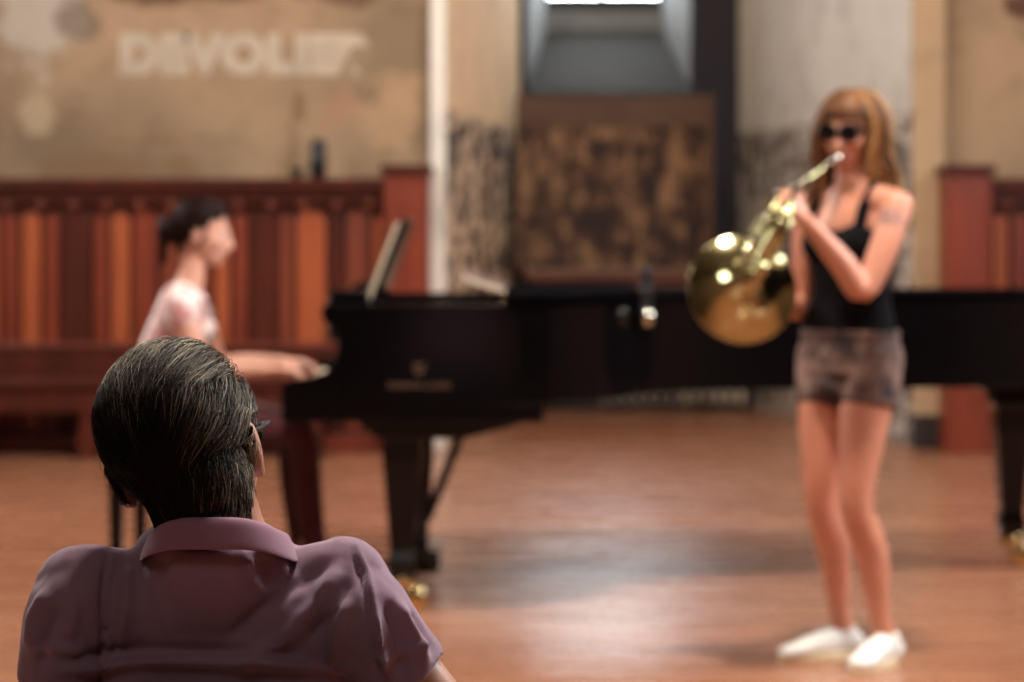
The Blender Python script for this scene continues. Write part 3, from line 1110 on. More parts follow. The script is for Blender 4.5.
# lettering and emblem
p = P(419, 386, YN_)
t = text_mesh('lettering', 'STEINWAY & SONS', 0.028, M['goldleaf'], root, (p.x, YN_ - .001, p.z), bold=0.0001, sx=0.84)
t['label'] = 'gold lettering on the black side'
p = P(419, 368, YN_)
b = NB()
for s in (-1, 1):
    tube(b, [(p.x + s * .004, YN_ - .002, p.z - .020), (p.x + s * .020, YN_ - .002, p.z - .010), (p.x + s * .016, YN_ - .002, p.z + .006), (p.x + s * .022, YN_ - .002, p.z + .022)], .003, seg=6)
for k in (-1, 0, 1):
    tube(b, [(p.x + k * .005, YN_ - .002, p.z - .014), (p.x + k * .005, YN_ - .002, p.z + .018)], .001, seg=5, sub=1)
box(b, p.x - .014, p.x + .014, YN_ - .003, YN_, p.z + .010, p.z + .014)
box(b, p.x - .012, p.x + .012, YN_ - .003, YN_, p.z - .028, p.z - .021)
bmesh.ops.scale(b, vec=(.75, 1, .75), space=Matrix.Translation((-p.x, 0, -p.z)), verts=b.verts)
e = mk('lyre_emblem', b, M['goldleaf'], root)
e['label'] = 'gold lyre emblem above the lettering'

# things lying on the piano
root = thing('music_book', 'open cream music book leaning on the piano music desk', 'book', (-.5, 8.5, .96))
b = NB()
prism(b, [(-.519, .957), (-.503, .957), (-.382, 1.275), (-.392, 1.283)], 8.16, 8.50, 'Y')
prism(b, [(-.519, .957), (-.503, .957), (-.382, 1.275), (-.392, 1.283)], 8.505, 8.84, 'Y')
mk('pages', b, M['paper'], root)
root = tag(mk('folded_cloth', (lambda bm: (box(bm, -.30, -.22, 8.22, 8.34, .927, .962), box(bm, -.295, -.225, 8.225, 8.33, .963, .985), bm)[-1])(NB()), M['white_cloth'], bevel=0.008),
           'small folded white cloth lying inside the open front of the piano', 'cloth')  # two small white boxes stacked on the plate
root = thing('book', 'red-brown closed book propped on the front edge of the piano lid flap', 'book', (-.09, 8.8, 1.04))
mt = Matrix.Translation((-.10, 8.95, 1.062)) @ Matrix.Rotation(0.30, 4, 'Y')
b = NB(); box(b, -.085, .085, -.12, .12, -.016, -.012, mt); box(b, -.085, .085, -.12, .12, .012, .016, mt); box(b, -.088, -.085, -.12, .12, -.016, .016, mt); mk('cover', b, M['redbook'], root)
b = NB(); box(b, -.084, .08, -.115, .115, -.012, .012, mt); mk('pages', b, M['paper'], root)
# clamp with shiny boss on the bent side
cx, cy = 0.452, YN_ + .415
root = thing('clamp', 'small black clamp with a shiny round boss on the curved piano rim', 'clamp', (cx, cy, 1.0))
b = NB()
box(b, cx - .022, cx + .022, cy - .055, cy - .025, .93, 1.055)
box(b, cx - .022, cx + .022, cy - .055, cy + .05, 1.051, 1.063)
tube(b, [(cx, cy - .02, 1.05), (cx + .002, cy - .02, 1.10)], [.020, .016], seg=12, sub=2)
mk('body', b, M['blackplastic'], root, bevel=0.003)
b = NB(); ball(b, (cx, cy - .068, .965), (.026, .020, .030)); mk('boss', b, M['silver'], root, smooth=True)
b = NB(); lathe(b, [(.010, 0), (.022, .004), (.022, .016), (.012, .022)], 16, Matrix.Translation((cx + .002, cy - .02, 1.108))); mk('knob', b, M['blackplastic'], root, smooth=True)

# ------------------------------------------------------------------ piano bench
bxc, byc = -1.19, 8.56
root = thing('piano_bench', 'black padded piano bench under the pianist', 'bench', (bxc, byc, 0))
b = NB(); box(b, bxc - .19, bxc + .19, byc - .30, byc + .30, .40, .47); o = mk('cushion', b, M['leather'], root, bevel=0.02)
b = NB(); box(b, bxc - .19, bxc + .19, byc - .30, byc + .30, .34, .398); mk('box_frame', b, M['black'], root, bevel=0.005)
for sx in (-1, 1):
    for sy in (-1, 1):
        x, y = bxc + sx * .165, byc + sy * .27
        b = NB(); prism(b, [(x - .026, .34), (x + .026, .34), (x + .018, 0), (x - .018, 0)], y - .024, y + .024, 'Y'); mk('leg', b, M['black'], root, bevel=0.004)

# ================================================================== PEOPLE
def shoe(parent, heel, toe, k=1.0, mat='shoe'):
    heel = Vector(heel); toe = Vector(toe)
    d = (toe - heel); L = d.length; d.normalize()
    m = frame(heel, d, (0, 0, 1))
    b = NB()
    tube(b, [(0.025, 0, .042), (0.08, 0, .050), (0.15, 0, .040), (L - .045, 0, .028), (L - .02, 0, .026)],
         [(.034, .036), (.034, .046), (.040, .036), (.040, .022), (.030, .017)], side=(0, 1, 0), mat=m, seg=18)
    tube(b, [(0.055, 0, .06), (0.06, 0, .088)], [(.034, .040), (.033, .042)], side=(0, 1, 0), mat=m, seg=16, cap=False)
    sh = link('shoe', bake(b, .004, 4), M[mat], parent, True)
    b = NB()
    pts = []
    for i in range(28):
        t = 2 * math.pi * i / 28
        x = L / 2 + (L / 2) * math.cos(t)
        w = .040 + .006 * math.cos(t)
        pts.append((x, w * math.sin(t) * (1.0 if abs(math.cos(t)) < .8 else .95)))
    prism(b, pts, 0.0, .022)
    bmesh.ops.transform(b, matrix=m, verts=b.verts)
    so = mk('sole', b, M['sole'], sh, bevel=0.003)
    so.matrix_parent_inverse = Matrix(); so.location = (0, 0, 0)
    b = NB()
    for i in range(4):
        x = .10 + i * .022
        tube(b, [(x, -.020, .078 - i * .007), (x + .006, 0, .088 - i * .009), (x, .020, .078 - i * .007)], .0025, seg=6, sub=3, mat=m)
    la = mk('laces', b, M['shoe'], sh, smooth=True)
    la.matrix_parent_inverse = Matrix(); la.location = (0, 0, 0)
    return sh


def glasses(parent, m, lens='glassdark', k=1.0, big=1.0):
    s = m @ Matrix.Diagonal((k, k, k, 1))
    b = NB()
    for sx in (-1, 1):
        pts = []
        for i in range(20):
            t = 2 * math.pi * i / 20
            pts.append((sx * .034 + .029 * big * math.cos(t), .104 - .004 * abs(math.cos(t)) - (0.010 if math.cos(t) * sx > 0.5 else 0), .008 + .022 * big * math.sin(t)))
        tube(b, pts, .0028 * big * big, seg=6, sub=2, closed=True, mat=s)
        tube(b, [(sx * .062, .096, .018), (sx * .077, .080, .018), (sx * .084, .02, .012), (sx * .083, -.008, .010), (sx * .079, -.025, -.008)], [(.003, .005)] * 4 + [(.003, .003)], seg=8, mat=s)
    tube(b, [(-.008, .106, .012), (0, .110, .014), (.008, .106, .012)], .0028, seg=6, mat=s)
    o = mk('glasses_frame', b, M['tort'], parent, smooth=True)
    for sx in (-1, 1):
        b = NB()
        ball(b, (sx * .034, .103, .008), (.028 * big, .004, .021 * big), s)
        l = mk('lens', b, M[lens], o, smooth=True)
        l.matrix_parent_inverse = Matrix(); l.location = (0, 0, 0)
    return o


def eyes(parent, m, k=1.0):
    s = m @ Matrix.Diagonal((k, k, k, 1))
    for sx in (-1, 1):
        b = NB(); ball(b, (sx * .031, .080, .006), (.014, .012, .009), s); e = mk('eye', b, M['eyewhite'], parent, smooth=True)
        b = NB(); ball(b, (sx * .031, .0905, .006), (.006, .003, .006), s); i_ = mk('iris', b, M['glassdark'], e, smooth=True)
        i_.matrix_parent_inverse = Matrix(); i_.location = (0, 0, 0)


# ------------------------------------------------------------------ the listener in front
root = thing('person', 'seated man seen from behind in a mauve polo shirt with greying swept-back hair', 'person', (-.32, 2.9, 0))
MAN = root
YM = 2.66
hm = head_frame(P(189, 456, YM + .02), (0.20, 0.97, -0.02), roll=-0.24, up=(-0.02, -0.10, 1))
HK = 1.0
nb_ = Vector(P(219, 556, YM))
b = NB()
add_head(b, hm, 1.0)
hn = hm @ Vector((0.012, -.035, -.055))
tube(b, [hn + Vector((0, 0, .02)), hn * .5 + nb_ * .5 + Vector((0.004, .0, 0)), nb_, nb_ + Vector((0, .02, -.06))], [(.058, .062), (.056, .060), (.062, .062), (.075, .07)], side=(1, 0, 0), seg=20)
# arms below the sleeves, hands resting on the thighs
def P_(px, py, dy=0.0): return P(px, py, YM + dy)
tube(b, [P_(358, 615), P_(394, 665, .01), P_(436, 716, .03), P_(470, 775, .06), P_(462, 800, .16), P_(415, 815, .30)], [.030, .042, .041, .039, .034, .026], seg=18)
tube(b, [P_(80, 620), P_(66, 680, .01), P_(52, 770, .05), P_(70, 800, .16), P_(120, 815, .30)], [.030, .043, .040, .035, .026], seg=18)
hr = P_(413, 815, .30); hl = P_(122, 815, .30)
add_hand(b, frame(hr, (-.45, .85, -.1), (0.1, .1, 1)), (.35, .4, .45, .5), flip=1)
add_hand(b, frame(hl, (.45, .85, -.1), (-0.1, .1, 1)), (.35, .4, .45, .5), flip=-1)
body = link('body', bake(b, .0045, 5), M['skin_m'], root, True)
eyes(root, hm, 1.0)

# polo shirt
b = NB()
c0 = P_(216, 560)
tube(b, [P_(216, 565, .03), P_(216, 600, .045), P_(217, 660, .05), (c0.x, YM + .09, .68), (c0.x, YM + .16, .55), (c0.x, YM + .24, .47)],
     [(.10, .06), (.158, .085), (.172, .108), (.172, .115), (.175, .12), (.17, .10)], side=(1, 0, 0), seg=28)
tube(b, [P_(82, 586, .015), P_(150, 586, .03), P_(216, 580, .035), P_(285, 584, .03), P_(345, 581, .015)], [.049, .043, .048, .043, .050], seg=18)
tube(b, [P_(118, 618, .02), P_(216, 610, .02), P_(320, 618, .02)], [.065, .068, .065], seg=18)
tube(b, [P_(218, 592, .02), P_(219, 572, .006), P_(219, 552, -.008), P_(219, 534, -.012)], [(.105, .080), (.088, .078), (.074, .074), (.067, .068)], side=(1, 0, 0), seg=24, cap=False)
# sleeves
tube(b, [P_(98, 592, .01), P_(80, 612, .0), P_(70, 650, .0), P_(66, 682, .005)], [.050, .056, .054, .053], seg=22, cap=False)
ball(b, P_(88, 594, .01), (.050, .055, .050))
tube(b, [P_(335, 592, .01), P_(362, 618, .0), P_(390, 656, .01), P_(404, 676, .015)], [.050, .056, .054, .053], seg=22, cap=False)
ball(b, P_(341, 594, .01), (.050, .055, .052))
sh = bake(b, .0042, 7)
co, no = mesh_np(sh)
px = 512 + co[:, 0] * F / co[:, 1]
py = HZ + (CAMZ - co[:, 2]) * F / co[:, 1]
disp = np.zeros(len(co))
def crease(pts, w, d, side=0.0):
    """a fold running through body places given as (across, down) in the shirt's own plane"""
    global disp
    best = np.full(len(co), 1e9); sg = np.zeros(len(co)); tt = np.zeros(len(co))
    for i, ((x0, y0), (x1, y1)) in enumerate(zip(pts, pts[1:])):
        vx, vy = x1 - x0, y1 - y0
        L2 = vx * vx + vy * vy
        t = np.clip(((px - x0) * vx + (py - y0) * vy) / L2, 0, 1)
        dx, dy = px - (x0 + vx * t), py - (y0 + vy * t)
        dd = np.hypot(dx, dy)
        s = (dx * vy - dy * vx) / math.sqrt(L2)
        m_ = dd < best
        best[m_] = dd[m_]; sg[m_] = s[m_]; tt[m_] = ((i + t) / (len(pts) - 1))[m_]
    fade = np.clip(np.minimum(tt, 1 - tt) * 6, 0, 1) * 0.8 + 0.2
    disp += 2.1 * d * np.exp(-(best / w) ** 2) * fade * (1 + side * np.tanh(sg / w))
back = np.clip(-no[:, 1] * 2 + .3, 0, 1)
for pts, w, d, s in (
    ([(338, 566), (318, 600), (280, 640), (230, 668)], 8, .0045, .3), ([(352, 575), (335, 612), (300, 650)], 6, -.0035, 0),
    ([(330, 560), (300, 582), (262, 610), (225, 640)], 7, -.003, 0), ([(345, 596), (338, 630), (330, 668)], 8, .004, .2),
    ([(112, 566), (108, 600), (112, 660)], 7, -.0035, .3), ([(130, 560), (128, 600), (120, 640)], 6, .0035, 0),
    ([(60, 672), (140, 662), (240, 664), (350, 668)], 6, .0065, .3), ([(70, 660), (150, 650), (260, 652)], 7, -.004, 0),
    ([(150, 560), (158, 600), (175, 640)], 8, .0018, 0), ([(248, 556), (252, 585)], 5, .003, 0), ([(262, 556), (268, 588)], 5, -.003, 0),
    ([(276, 556), (284, 580)], 5, .003, 0), ([(165, 556), (160, 590)], 5, -.002, 0),
    ([(385, 600), (400, 640), (404, 676)], 6, -.004, 0), ([(396, 600), (418, 640), (425, 668)], 6, .0045, 0), ([(372, 610), (380, 650), (388, 672)], 5, .004, 0),
    ([(410, 610), (430, 650)], 5, -.003, 0), ([(372, 660), (402, 655), (430, 640)], 5, .003, 0),
    ([(48, 590), (34, 620), (30, 650)], 6, .004, 0), ([(60, 600), (46, 640), (40, 668)], 6, -.004, 0), ([(30, 655), (55, 648), (85, 655)], 5, .003, 0),
    ([(76, 600), (70, 640)], 5, .003, 0)):
    crease(pts, w, d, s)
# sleeve seams: a sharp narrow ridge
for pts in ([(352, 546), (362, 575), (370, 615), (376, 650), (380, 684)], [(108, 552), (103, 590), (104, 640), (100, 684)]):
    crease(pts, 3.0, -.0032, 0); crease([(x + 5, y) for x, y in pts], 3.5, .0022, 0)
fine = np.array([noise.noise(Vector((c_[0] * 22, c_[1] * 22, c_[2] * 14))) for c_ in co]) * .0045
fine += np.array([noise.noise(Vector((c_[0] * 60 + 5, c_[1] * 60, c_[2] * 30))) for c_ in co]) * .0008
co = co + no * (disp * back + fine)[:, None]
set_np(sh, co)
shirt = link('polo_shirt', sh, M['polo'], root, True)
# collar, folded over
b = NB()
cc0 = P_(219, 549, -.012)
prof = [(.000, -.012), (-.004, .006), (-.003, .016), (.003, .019), (.009, .014), (.013, .002), (.0185, -.013), (.0155, -.015), (.009, -.003), (.004, .006)]
NS = 56
rings = []
for i in range(NS):
    a = math.radians(105) + math.radians(330) * i / (NS - 1)
    ring = []
    open_ = abs(i - (NS - 1) / 2) / ((NS - 1) / 2)
    for (dr, dz) in prof:
        sc = 1.0 + 0.25 * (1 - open_)
        rx, ry = .0655 + dr, .071 + dr
        wob = .0012 * math.sin(a * 5)
        z = cc0.z + dz * 1.05 + .004 - .018 * math.sin(a) - .004 * math.cos(a * 2) + wob
        ring.append(b.verts.new((cc0.x + rx * math.cos(a) * 1.04, cc0.y + ry * math.sin(a), z)))
    rings.append(ring)
for A, B in zip(rings, rings[1:]):
    for k in range(len(prof)):
        b.faces.new([A[k], A[(k + 1) % len(prof)], B[(k + 1) % len(prof)], B[k]])
b.faces.new(rings[0]); b.faces.new(list(reversed(rings[-1])))
co_ = mk('collar', b, M['polo_collar'], shirt, smooth=True)
co_.matrix_parent_inverse = Matrix(); co_.location = (0, 0, 0)
sd = co_.modifiers.new('s', 'SUBSURF'); sd.levels = 2; sd.render_levels = 2
# trousers and shoes (below the picture, for the other views)
b = NB()
cxm = c0.x
tube(b, [(cxm, YM + .17, .52), (cxm, YM + .27, .48)], [(.165, .10), (.17, .10)], side=(1, 0, 0), seg=24)
for s in (-1, 1):
    tube(b, [(cxm + s * .09, YM + .28, .49), (cxm + s * .13, YM + .50, .50), (cxm + s * .17, YM + .72, .48), (cxm + s * .17, YM + .76, .40), (cxm + s * .16, YM + .74, .25), (cxm + s * .16, YM + .74, .09)], [.088, .080, .065, .060, .056, .050], seg=20)
trousers = link('trousers', bake(b, .007, 5), M['navycloth'], root, True)
for s in (-1, 1):
    shoe(root, (cxm + s * .16, YM + .69, 0), (cxm + s * .19, YM + .97, 0), mat='leather')

# hair
surf = body.data
def scalp(p):
    x, y, z = p
    if z > .125 or z < -.15: return False
    if (x * x + y * y) > (.0125 if z > -.05 else .009): return False
    edge_front = .070 + (.012 if z > .06 else 0)
    if y > edge_front: return False
    if z < .045 and y > .022: return False                         # temple and face stay free
    if abs(x) > .060 and -.045 < z < .030 and y > -.022: return False   # ears
    if z < -.035 and y > (-.040 if x > .050 or x < -.05 else -.015): return False
    if (hm @ Vector(p)).z < .925: return False
    if z < -.070 and x > .036: return False
    return True
def flow(p):
    x, y, z = p
    if z > .07: return Vector((x * 2 - .12, -1.0, -.12))
    if z > .0: return Vector((-.05, -.75, -.75 if y < 0 else -.35))
    return Vector((-x * 3, -.15, -1))
def mlen(p):
    if p.x > .050 and p.z < .045: return .022
    return .085 if p.z > .06 else (.060 if p.z > .0 else .030 if p.z > -.05 else .016)
def moff(p): return .004 + .014 * min(1, max(0, (p.z + .05) / .11))
def mtone(p):
    n_ = noise.noise(Vector((p.x * 60, p.y * 25, p.z * 25)))
    top = max(0, (p.z - .07) / .05)
    side = max(0, (p.x - .030) / .045) * (1.0 if p.z < .09 else .5)
    fr = max(0, min(1, (p.y + .075) / .05)) * min(1, top * 1.3)
    v = .04 + .42 * fr + .55 * side + n_ * .34 + rng.normal(0, .10)
    if rng.random() < .015 + .35 * fr + .30 * side: v += .35
    return float(min(1, max(0, v)))
cap = bpy.data.meshes.new_from_object(body)
cap = keep_faces(cap, lambda c_: scalp(hm.inverted() @ c_))
co, no = mesh_np(cap)
hi = np.array(hm.inverted())
loc = co @ hi[:3, :3].T + hi[:3, 3]
off = np.array([moff(Vector(q)) * (.55 if q[0] < .04 else .30) for q in loc])
set_np(cap, co + no * off[:, None])
set_tone(cap, lambda v: .02)
cap.materials.clear()
hair = link('hair', cap, M['hair_m'], root, True)
hs = hair_strands('strands', surf, hm, scalp, flow, 15000, mlen, moff, .00042, mtone, hair, M['hair_m'], steps=7, jitter=.12)
hs.matrix_parent_inverse = Matrix(); hs.location = (0, 0, 0)
glasses(root, hm, k=.94)

# ------------------------------------------------------------------ his chair
root = thing('chair', 'black chair the man in the mauve polo shirt sits on', 'chair', (c0.x, 2.8, 0))
b = NB(); box(b, c0.x - .23, c0.x + .23, 2.62, 3.08, .36, .40); mk('seat', b, M['leather'], root, bevel=0.015)
b = NB()
pts = [(c0.x - .22, .46)] + [(c0.x - .22 + .44 * i / 12, .745 + .030 * math.sin(math.pi * i / 12)) for i in range(13)] + [(c0.x + .22, .46)]
prism(b, pts, 2.515, 2.535, 'Y'); mk('backrest', b, M['leather'], root, bevel=0.006)
for sx in (-1, 1):
    x = c0.x + sx * .215
    b = NB(); tube(b, [(x, 2.50, 0), (x, 2.56, .38), (x, 2.525, .70)], .012, seg=10); mk('leg', b, M['blackmat'], root, smooth=True)
    b = NB(); tube(b, [(x, 3.10, 0), (x, 3.04, .38)], .012, seg=10, sub=2); mk('leg', b, M['blackmat'], root, smooth=True)

# ------------------------------------------------------------------ the horn player
root = thing('person', 'standing woman in a black tank top and short shorts playing a horn', 'person', (.98, 7.0, 0))
hw = head_frame(P(851, 133, 7.0), (-.50, -.86, -.10), roll=-0.04)
Fv = Vector((-.72, -.69, 0)).normalized(); Rv = Vector((Fv.y, -Fv.x, 0))
up = Vector((0, 0, 1))
hipc = Vector((.985, 7.05, .90))
def torso(bm, g=0.0, top=True):
    tube(bm, [hipc + up * -.03, hipc + up * .05, Vector((.985, 7.03, 1.06)), Vector((.985, 7.01, 1.17)), Vector((.985, 7.0, 1.27)), Vector((.985, 7.0, 1.345))],
         [(.145 + g, .105 + g), (.142 + g, .098 + g), (.112 + g, .078 + g), (.128 + g, .088 + g), (.138 + g, .090 + g), (.105 + g, .060 + g)], side=Rv, seg=28)
    for s in (-1, 1):
        ball(bm, Vector((.985, 7.0, 1.215)) + Rv * s * .062 + Fv * .058, (.052 + g,) * 3)
b = NB()
torso(b)
add_head(b, hw, .96, True)
nk0 = hw @ Vector((0, -.03, -.06))
tube(b, [nk0, Vector((.982, 6.995, 1.42)), Vector((.985, 7.0, 1.35))], [.048, .047, .058], seg=18)
Ls = Vector((1.098, 6.895, 1.325)); Rs = Vector((.872, 7.120, 1.325))
tube(b, [Ls, Vector((.985, 7.0, 1.345)), Rs], [.046, .055, .046], seg=18)
Le = Vector(P(863, 290, 6.80)); Lh = Vector(P(806, 221, 6.755))
tube(b, [Ls + Vector((.0, 0, .0)), Ls * .55 + Le * .45 + Vector((.012, -.005, .004)), Le, Le * .65 + Lh * .35 + Vector((0, 0, .004)), Lh], [.047, .043, .036, .037, .023], seg=18)
Re = Vector(P(801, 306, 7.13)); Rh = Vector((.715, 6.99, 1.055))
tube(b, [Rs, Rs * .55 + Re * .45, Re, Re * .6 + Rh * .4, Rh], [.045, .041, .034, .034, .023], seg=18)
gd = (Lh - Le).normalized()
add_hand(b, frame(Lh, gd + Vector((-.02, 0, .05)), Vector((.35, -.8, .45))), (.85, .9, .95, 1.0), thumb=(.9, .4, -.5), k=.90, flip=-1)
add_hand(b, frame(Rh, (-.95, -.25, .1), (-.1, .3, .9)), (.2, .2, .25, .3), k=.92, flip=1)
# legs
Rhip = Vector((.925, 7.105, .88)); Lhip = Vector((1.045, 6.99, .88))
Rk = Vector(P(822, 502, 7.06)); Lk = Vector(P(857, 502, 6.94))
Ra = Vector((.972, 7.105, .085)); La = Vector((1.075, 6.985, .085))
for h, k_, a in ((Rhip, Rk, Ra), (Lhip, Lk, La)):
    tube(b, [h, h * .5 + k_ * .5 + Fv * .012, k_ + Fv * .004, k_ * .62 + a * .38 - Fv * .018, k_ * .2 + a * .8, a], [.086, .071, .049, .051, .033, .034], seg=20)
bw_ = bake(b, .0055, 5)
body = link('body', bw_, M['skin_w'], root, True)
eyes(root, hw, .96)
b = NB(); s_ = hw @ Matrix.Diagonal((.96,) * 3 + (1,)); ball(b, (0, .096, -.063), (.022, .008, .009), s_); mk('lips', b, M['lip'], root, smooth=True)
# tank top
b = NB(); torso(b, .008)
tube(b, [hipc + up * .03, hipc + up * .12], [(.150, .108), (.135, .10)], side=Rv, seg=28)
tt = bake(b, .0055, 5)
def tank_keep(c_):
    if c_.z < .955: return False
    q = c_ - Vector((.985, 7.0, 0))
    f, r = q.dot(Fv), q.dot(Rv)
    if c_.z > 1.345: return False
    if f > 0:
        if abs(r) < .070 and c_.z > 1.255 + 3.5 * r * r: return False
        if abs(r) > .104 and c_.z > 1.265: return False
    else:
        if abs(r) < .060 and c_.z > 1.29: return False
        if abs(r) > .108 and c_.z > 1.265: return False
    return True
keep_faces(tt, tank_keep)
tk = link('tank_top', tt, M['tank'], root, True)
sd = tk.modifiers.new('s', 'SOLIDIFY'); sd.thickness = .004; sd.offset = 0
b = NB()
for s in (-1, 1):
    cR = Vector((.985, 7.0, 0)) + Rv * s * .088
    tube(b, [cR + Fv * .080 + up * 1.25, cR + Fv * .068 + up * 1.32, cR * 1 + Fv * .03 + up * 1.382, cR - Fv * .025 + up * 1.385, cR - Fv * .068 + up * 1.33, cR - Fv * .078 + up * 1.25],
         [(.011, .004)] * 6, side=Rv, seg=8)
st = mk('strap', b, M['tank'], tk, smooth=True); st.matrix_parent_inverse = Matrix(); st.location = (0, 0, 0)
# shorts
b = NB()
tube(b, [hipc + up * -.06, hipc, hipc + up * .06], [(.160, .118), (.160, .118), (.158, .114)], side=Rv, seg=28, cap=False)
for h, k_ in ((Rhip, Rk), (Lhip, Lk)):
    e = h + (k_ - h).normalized() * .135
    tube(b, [h + up * .02, e], [.090, .088], seg=22, cap=False)
ball(b, hipc + up * -.095 + Fv * .03, (.10, .085, .07))
for s in (-1, 1): ball(b, hipc + up * -.02 + Rv * s * .09, (.085, .085, .10))
so = link('shorts', bake(b, .0055, 3), M['shorts'], root, True)
b = NB()
tube(b, [hipc + up * .052, hipc + up * .066], [(.161, .118), (.160, .117)], side=Rv, seg=32, cap=False)
w_ = mk('waistband', b, M['shorts'], so, smooth=False); w_.matrix_parent_inverse = Matrix(); w_.location = (0, 0, 0)
shoe(root, (1.03, 7.125, 0), (.775, 7.03, 0)); shoe(root, (1.12, 7.03, 0), (.965, 6.83, 0))
glasses(root, hw, k=1.0, big=1.08)
# hair: cap plus long wavy locks
def wscalp(p):
    x, y, z = p
    if z > .13 or z < -.10: return False
    if y > .085 and z < .085: return False
    if y > .074 and z < .070: return False
    if z < .060 and y > .030: return False
    return not (z < -.05 and y > -.045)
cap = bpy.data.meshes.new_from_object(body)
cap.materials.clear()
cap = keep_faces(cap, lambda c_: (c_ - hw.translation).length < .16 and wscalp(hw.inverted() @ c_))
co, no = mesh_np(cap); set_np(cap, co + no * .014)
set_tone(cap, lambda v: .35 + .3 * noise.noise(v * 25))
hair = link('hair', cap, M['hair_w'], root, True)
V_, T_ = [], []
b = NB()
tones = []
for i in range(340):
    a = rng.uniform(-2.35, 2.35)            # 0 = back of the head, +-: round to the temples
    s_r = rng.uniform(1.0, 1.24)
    x0 = math.sin(a); y0 = -math.cos(a)
    startz = .112 + rng.uniform(-.02, .012)
    low = rng.uniform(-.30, -.17) - (.04 if abs(a) < 1.2 else 0)
    if a < -1.6: low = rng.uniform(-.19, -.12)
    ph = (a * 2.2 + rng.uniform(-.5, .5)); amp = rng.uniform(.008, .020)
    pts = []
    for k in range(9):
        t = k / 8
        z = startz + (low - startz) * t
        rad = 1.0 - max(0, (z - .03) / .095) ** 2 * .55
        rad = rad if z < .12 else .4
        flare = 1.0 + (.28 * t * (1 if abs(a) > .8 else .5))
        wx = amp * math.sin(ph + t * 9) * t
        wy = amp * math.cos(ph + t * 8) * t
        yy = y0 * .100 * s_r * rad * (1.0 + .1 * t) - .012
        if y0 > 0: yy = y0 * .055 * rad - .01
        pts.append((x0 * .084 * s_r * rad * flare + wx, yy + wy + (.015 * t if abs(a) > 1.0 else -.01 * t), z))
    r0 = rng.uniform(.0035, .0065)
    nv = len(b.verts)
    tube(b, pts, [(r0, r0 * .6)] * 6 + [(r0 * .9, r0 * .5), (r0 * .6, r0 * .4), (r0 * .25, r0 * .2)], seg=6, sub=2, mat=hw)
    tn = float(np.clip(rng.normal(.5 + .25 * math.sin(a * 5 + .6), .16), 0, 1))
    tones += [tn] * (len(b.verts) - nv)
me = bpy.data.meshes.new('locks'); b.to_mesh(me); b.free()
at = me.attributes.new('tone', 'FLOAT', 'POINT'); at.data.foreach_set('value', tones)
lk = link('locks', me, M['hair_w'], hair, True); lk.matrix_parent_inverse = Matrix(); lk.location = (0, 0, 0)
hs = hair_strands('strands', body.data, hw, lambda p: p.length < .16 and wscalp(p), lambda p: Vector((p.x * 6, -.5 if p.y > -.05 else 0, -.8 if p.z < .09 else -.1)),
                  2600, lambda p: .09, lambda p: .022, .0011, lambda p: float(np.clip(rng.normal(.5, .22), 0, 1)), hair, M['hair_w'], steps=5)
hs.matrix_parent_inverse = Matrix(); hs.location = (0, 0, 0)

# ------------------------------------------------------------------ the horn
root = thing('french_horn', 'brass horn with a wide round bell held by the standing woman', 'horn', (.70, 6.85, 1.1))
Bc = Vector((.660, 6.93, 1.086))
ax = Vector((.10, -.95, .22)).normalized()
mb = frame(Bc, (1, 0, 0), ax)
mb = Matrix((Vector((1, 0, 0)) - ax * ax.x, ax.cross(Vector((1, 0, 0))), ax)).transposed()
mx = Vector((1, 0, 0)) - ax * ax.x; mx.normalize()
my = ax.cross(mx)
mb = Matrix((mx, my, ax)).transposed().to_4x4(); mb.translation = Bc
prof = [(.157, .000), (.156, .004), (.148, .008), (.132, .016), (.112, .028), (.092, .044), (.074, .066), (.058, .096), (.045, .132), (.034, .172), (.026, .21), (.020, .25)]
pr = [tuple(r) for r in cr([(a, c_) for a, c_ in prof], 4)]
b = NB(); lathe(b, pr, 72, mb, close=False)
o = mk('bell', b, M['horn'], root, smooth=True)
sd = o.modifiers.new('s', 'SOLIDIFY'); sd.thickness = .0015; sd.offset = -1
b = NB()
tube(b, [mb @ Vector((.156 * math.cos(t), .156 * math.sin(t), .001)) for t in np.linspace(0, 2 * math.pi, 33)[:-1]], .0032, seg=8, sub=2, closed=True)
mk('bell_rim', b, M['horn'], root, smooth=True)
# coil: seen nearly edge-on
U = Vector((.45, 0, .89)).normalized(); Vv = Vector((0, -1, 0)); N_ = U.cross(Vv).normalized()
Cc = Vector(P(769, 233, 6.79))
def cpt(ang, r, n=0.0): return Cc + (U * math.cos(ang) + Vv * math.sin(ang)) * r + N_ * n
th = mb @ Vector((0, 0, .25))
# tail of the bell bends into the coil
b = NB()
tube(b, [mb @ Vector((0, 0, .24)), mb @ Vector((0, 0, .29)), cpt(2.2, .135, .0), cpt(1.5, .132, .0), cpt(.8, .13, .005), cpt(.1, .128, .008), cpt(-.6, .126, .01), cpt(-1.3, .122, .012), cpt(-2.0, .12, .014), cpt(-2.7, .118, .016)],
     [.021, .019, .017, .014, .012, .010, .009, .008, .007, .0065], seg=16, sub=6)
mk('tail_branch', b, M['horn'], root, smooth=True)
b = NB()
for i, (r, nn, ph) in enumerate(((.112, .020, .0), (.098, -.018, .4), (.118, -.030, 1.0), (.084, .032, 2.0))):
    tube(b, [cpt(ph + t, r * (1 if k % 2 else .96), nn) for k, t in enumerate(np.linspace(0, 2 * math.pi, 13)[:-1])], .0062, seg=10, sub=5, closed=True)
mk('coil', b, M['horn'], root, smooth=True)
b = NB()
